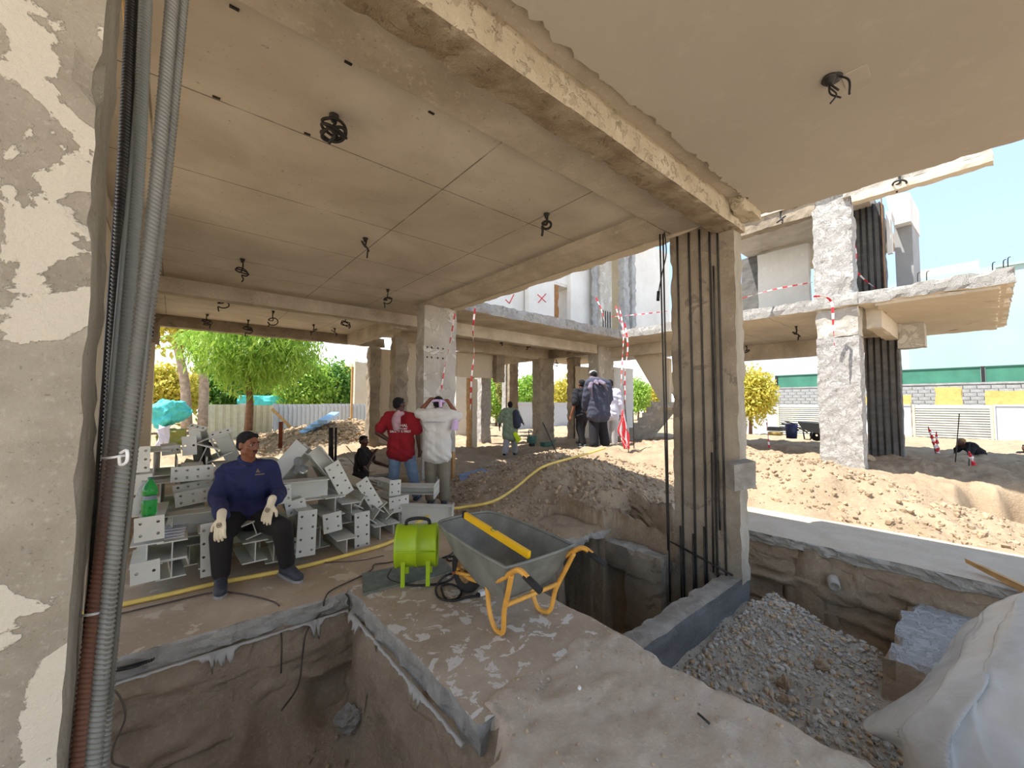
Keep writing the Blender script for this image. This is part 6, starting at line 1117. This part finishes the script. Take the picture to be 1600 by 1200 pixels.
# the seated man
S = {}
for k_, (px, py, d) in dict(hipL=(402, 808, 3.72), hipR=(374, 808, 3.70), knL=(441, 826, 3.42), knR=(346, 836, 3.30), anL=(449, 890, 3.50), anR=(345, 908, 3.27), shL=(421, 730, 3.72), shR=(352, 736, 3.66), elL=(436, 772, 3.76), elR=(338, 780, 3.50), wrL=(426, 784, 3.44), wrR=(349, 806, 3.16), neck=(388, 722, 3.68), head=(388, 695, 3.64)).items(): S[k_] = ond(px, py, d)
S['r'] = unit(S['shR']-S['shL']); S['f'] = unit(-f2*V(1, 1, 0)); S['hf'] = unit(r3*.97-f2*.30+V(0, 0, -.10)); S['tfL'] = unit(unit((EYE-S['anL'])*V(1, 1, 0))*.8+r3*.62*V(1, 1, 0)); S['tfR'] = unit((EYE-S['anR'])*V(1, 1, 0))
for s in 'LR': S['an'+s][2] = .088
man, PH = figure('person', 'seated man in a navy long-sleeved top and white work gloves on the steel heap', S, 1.68, dict(trousers='trouser_black', shirt='navy', sleeve=1.92, hem=-.035, loose=.011, gloves=True, face=True, collar=True, cuff=.1, baggy=.005, wide=1.02), .0075, V(*((S['anL']+S['anR'])/2)[:2], 0))
for s, d, n, sd in (('R', V(0, 0, -1)*.95-f2*.25+r3*.10, -f2+V(0, 0, .2), 1), ('L', V(0, 0, -.95)-f2*.2-r3*.18, -f2+V(0, 0, .3), -1)):
    mb = MB(); w = S['wr'+s]-f2*.02; hand(mb, w, d, n, 1.86, sd, .16, .16, .0015); mb.caps(w-unit(d)*.03, w+unit(d)*.02, .034, .031)
    gl = obj('glove', remesh('glove', mb, .0048, 1), 'glove', man); dd = unit(d); nn = unit(n-dd*np.dot(n, dd)); ss = np.cross(dd, nn); c = w+dd*.062+nn*.0185
    obj('printed_mark', MB().tube([c+(dd*math.cos(q)+ss*math.sin(q))*.017 for q in np.linspace(0, 2*math.pi, 16, endpoint=False)], .0028, 5, closed=True).tube([c+dd*.007, c-dd*.007], .003, 5).tube([c+ss*.007, c-ss*.007], .003, 5), 'glove_mark', gl)
c = ond(404, 738, 3.505); mk = obj('chest_emblem', MB().prism([ond(400, 738, 3.515), ond(407, 738, 3.515), ond(403, 732, 3.515)], -f2*.004).prism([ond(399, 741, 3.515), ond(413, 739.5, 3.515), ond(413, 741, 3.515), ond(399, 742.5, 3.515)], -f2*.004), 'glove_mark', man)

def text(body, p, size, r, u, m, parent, name='lettering'):
    cu = bpy.data.curves.new('t', 'FONT'); cu.body = body; cu.size = size; cu.align_x = 'CENTER'; cu.align_y = 'CENTER'; cu.extrude = .0015; o = bpy.data.objects.new('t', cu); COL.objects.link(o)
    me = bpy.data.meshes.new_from_object(o.evaluated_get(bpy.context.evaluated_depsgraph_get())); bpy.data.objects.remove(o); n = np.cross(r, u); me.transform(Matrix(((r[0], u[0], n[0], p[0]), (r[1], u[1], n[1], p[1]), (r[2], u[2], n[2], p[2]), (0, 0, 0, 1)))); me.materials.clear()
    return obj(name, me, m, parent)
RX = unit(rt); UZ = V(0, 0, 1.)
YB = math.radians(50)
# man in red
p = ond(628, 632, 6.25)*V(1, 1, 0); J = pose(p, YB, 1.62, dict(elL=(-.355, -.06, 1.06), wrL=(-.16, -.04, .93), elR=(.255, .0, 1.03), wrR=(.27, .05, .80), anL=(-.13, 0, .08), anR=(.23, .08, .08), knL=(-.11, .03, .45), knR=(.16, .08, .45), head=(-.05, .03, 1.49), neck=(-.02, 0, 1.355), shL=(-.20, 0, 1.30), shR=(.19, 0, 1.29)))
J['hf'] = unit(fw*.75+rt*.65); J['hdL'] = unit(rt*.8-V(0, 0, .5)); t, PP = figure('person', 'man in a dark red T-shirt and jeans seen from behind, hand on hip', J, 1.62, dict(skin='skin_dark', trousers='jeans', shirt='red_shirt', sleeve=.72, hem=.045, loose=.02))
for k, (tx, dz, sz) in enumerate((('IONAL', 1.175, .058), ('SUPPORT', 1.125, .040), ('SAFETY IS FIRST', 1.085, .046))): text(tx, p+rt*(.05-.02*(k == 2))-fw*.165+V(0, 0, dz), sz, RX, UZ, 'white_tape', t)
mb = MB(); q = lambda px, py, d: ond(px, py, d); mb.tube(smooth_path([q(624, 642, 6.05), q(618, 650, 6.0), q(617, 660, 6.0), q(621, 672, 6.01)], 5), np.linspace(.03, .06, 16), 8); mb.tube(smooth_path([q(630, 645, 6.1), q(623, 650, 6.02), q(623, 662, 6.0)], 5), .035, 8); obj('neck_scarf', remesh('neck_scarf', mb, .012, 2), 'pink_scarf', t)
# man in the white shirt
p = ond(684, 632, 6.1)*V(1, 1, 0); J = pose(p, YB, 1.64, dict(shL=(-.19, 0, 1.345), shR=(.19, 0, 1.345), elL=(-.30, .04, 1.36), wrL=(-.12, .08, 1.585), elR=(.31, .04, 1.31), wrR=(.13, .08, 1.56), head=(0, .06, 1.50), neck=(0, .02, 1.37), anL=(-.09, 0, .08), anR=(.12, 0, .08)))
J['hdL'] = unit(V(.5, .55, .05)*1); J['hdR'] = unit(-rt*.8+fw*.3); J['hdL'] = unit(rt*.8+fw*.3+V(0, 0, .1)); J['hnL'] = V(0, 0, 1); J['hnR'] = V(0, 0, 1); J['hf'] = unit(fw+V(0, 0, -.35))
t, PP = figure('person', 'man in an off-white T-shirt seen from behind, both hands tying a cloth on his head', J, 1.64, dict(trousers='khaki', shirt='white_shirt', sleeve=.85, hem=.06, loose=.017, wide=1.12, baggy=.016))
text('•·ENGINEERING·CO·', p-fw*.185+rt*.0+V(0, 0, 1.235), .034, RX, UZ, 'ink', t)
mb = MB(); mb.tube([PP(.088*math.cos(a), .098*math.sin(a)-.01, .035+.012*math.sin(a)) for a in np.linspace(0, 2*math.pi, 24, endpoint=False)], .022, 8, closed=True); mb.tube(smooth_path([PP(.05, -.10, .03), PP(.055, -.13, -.03), PP(.06, -.11, -.09)], 5), .028, 8); obj('head_cloth', remesh('head_cloth', mb, .01, 2), 'lilac', t)
mb = MB(); mb.tube(smooth_path([q(711, 655, 6.0), q(712, 662, 6.0), q(710, 672, 6.0)], 5), np.linspace(.035, .06, 11), 8); obj('hanging_cloth', remesh('hanging_cloth', mb, .012, 2), 'lilac', t)
# man in green
p = ond(797, 632, 12.4)*V(1, 1, 0)+V(0, 0, -.06); J = pose(p, math.radians(35), 1.66, dict(elL=(-.32, -.02, 1.06), wrL=(-.36, .08, .86), elR=(.30, .0, 1.10), wrR=(.36, .14, 1.0), anL=(-.10, -.22, .10), anR=(.10, .22, .08), knL=(-.09, -.04, .46), knR=(.09, .16, .48)))
t, PP = figure('person', 'man in sage green tunic and pale trousers walking away by the far columns', J, 1.66, dict(skin='skin_dark', trousers='grey_cloth', shirt='olive', sleeve=.95, hem=.16, loose=.03, wide=1.1, baggy=.025, shoe='black_cloth'), .013)
mb = MB(); q = lambda px, py, d=12.2: ond(px, py, d); mb.caps(q(806, 645), q(808, 664), .10, .12); mb.caps(q(808, 650), q(815, 658), .09, .05); obj('slung_jacket', remesh('slung_jacket', mb, .02, 2), 'slate', t)
mb = MB(); mb.prism([q(801, 677), q(806, 674), q(815, 686), q(808, 693)], -f2*.06); one('hivis_vest', remesh('vest', mb, .02, 3), 'hivis', 'fluorescent yellow vest held at the hip of the man in green', 'vest')
# three men on the mound
zz = lambda px, d: ond(px, 632, d)*V(1, 1, 0)
def onto(p): p = V(p[0], p[1], 0); p[2] = gz(p[0], p[1])-.01; return p
p = zz(911, 10.3); p[2] = .42; J = pose(p, math.radians(75), 1.74, dict(elL=(-.27, -.03, 1.10), wrL=(-.33, .04, .82), anR=(.12, .25, .12), anL=(-.02, -.05, .09), knR=(.10, .2, .50)), lean=(.02, .06))
figure('person', 'man all in black, left one of the three men on the mound', J, 1.74, dict(trousers='black_cloth', shirt='black_cloth', sleeve=.9, hem=.04, loose=.022), .012)
p = zz(935, 9.4); p[2] = .50; J = pose(p, math.radians(62), 1.84, dict(head=(-.06, .16, 1.68), neck=(-.03, .10, 1.56), shL=(-.20, .03, 1.50), shR=(.22, .03, 1.48), elL=(-.27, .05, 1.18), wrL=(-.24, .18, .92), elR=(.28, .05, 1.16), wrR=(.24, .2, .95), anL=(-.14, -.05, .09), anR=(.16, .0, .09)))
t, PP = figure('person', 'tall man in slate jacket with scarf on his head, middle of three on the mound', J, 1.84, dict(trousers='black_cloth', shirt='slate', sleeve=1.9, hem=.09, loose=.034, wide=1.15, baggy=.03, shoe='black_cloth'), .012)
mb = MB(); mb.caps(PP(-.05, -.07, -.08), ond(922, 606, 9.16), .06, .055); mb.caps(ond(922, 606, 9.16), ond(926, 620, 9.14), .055, .012); mb.caps(PP(.05, -.07, -.08), ond(944, 600, 9.2), .06, .05); mb.caps(ond(944, 600, 9.2), ond(949, 610, 9.22), .045, .015); mb.caps(PP(-.06, -.06, -.06), PP(.06, -.06, -.06), .07, .07); mb.caps(PP(0, -.09, -.1), ond(934, 600, 9.14), .07, .03); obj('head_scarf', remesh('head_scarf', mb, .016, 3), 'scarf', t)
mb = MB(); mb.ball(PP(0, .0, .075), (.09, .10, .065), None, 14, 8); obj('cap', remesh('cap', mb, .015, 2), 'grey_cloth', t)
p = zz(953, 10.2); p[2] = .40; J = pose(p, math.radians(30), 1.76, dict(elR=(.25, .0, 1.12), wrR=(.24, .08, .86), anR=(.10, .05, .09)), lean=(0, .05))
figure('person', 'man in white long-sleeved shirt and pale trousers, right of the three men', J, 1.76, dict(skin='skin_dark', trousers='grey_cloth', shirt='white_cloth', sleeve=1.8, hem=.04, loose=.018, shoe='white_cloth'), .012)
# the worker in the digging, and the two on the right bank
p = zz(566, 7.9); p[2] = -.72; J = pose(p, math.radians(-35), 1.60, dict(elR=(.24, .16, .98), wrR=(.10, .26, 1.24), elL=(-.22, .22, 1.05), wrL=(-.18, .46, .98), head=(0, .05, 1.49)), lean=(0, .04)); J['hf'] = unit(rt*.9-fw*.4)
figure('person', 'man in dark clothes down in the digging behind the heap, hand at his mouth', J, 1.60, dict(skin='skin_dark', trousers='black_cloth', shirt='trouser_black', sleeve=.6, hem=.03, loose=.016), .012)
p = ond(1527, 745, 11.6)*V(1, 1, 0); p[2] = -.64; J = pose(p, math.radians(125), 1.62, dict(shL=(-.19, .18, 1.02), shR=(.19, .18, 1.02), neck=(0, .22, 1.04), head=(0, .33, 1.10), elL=(-.25, .32, .78), elR=(.25, .32, .78), wrL=(-.15, .45, .6), wrR=(.15, .45, .6)))
figure('person', 'bent worker in black half hidden in the right bank behind the taped stake', J, 1.62, dict(skin='skin_dark', trousers='grey_cloth', shirt='black_cloth', sleeve=.7, hem=.03, loose=.02, hairm='wheel_rim'), .014)
p = ond(1607, 745, 11.6)*V(1, 1, 0); p[2] = -1.18; J = pose(p, math.radians(140), 1.60, None)
figure('person', 'worker in black cut off by the right edge of the picture', J, 1.60, dict(skin='skin_dark', trousers='black_cloth', shirt='black_cloth', sleeve=.7), .016)
bpy.context.view_layer.update()
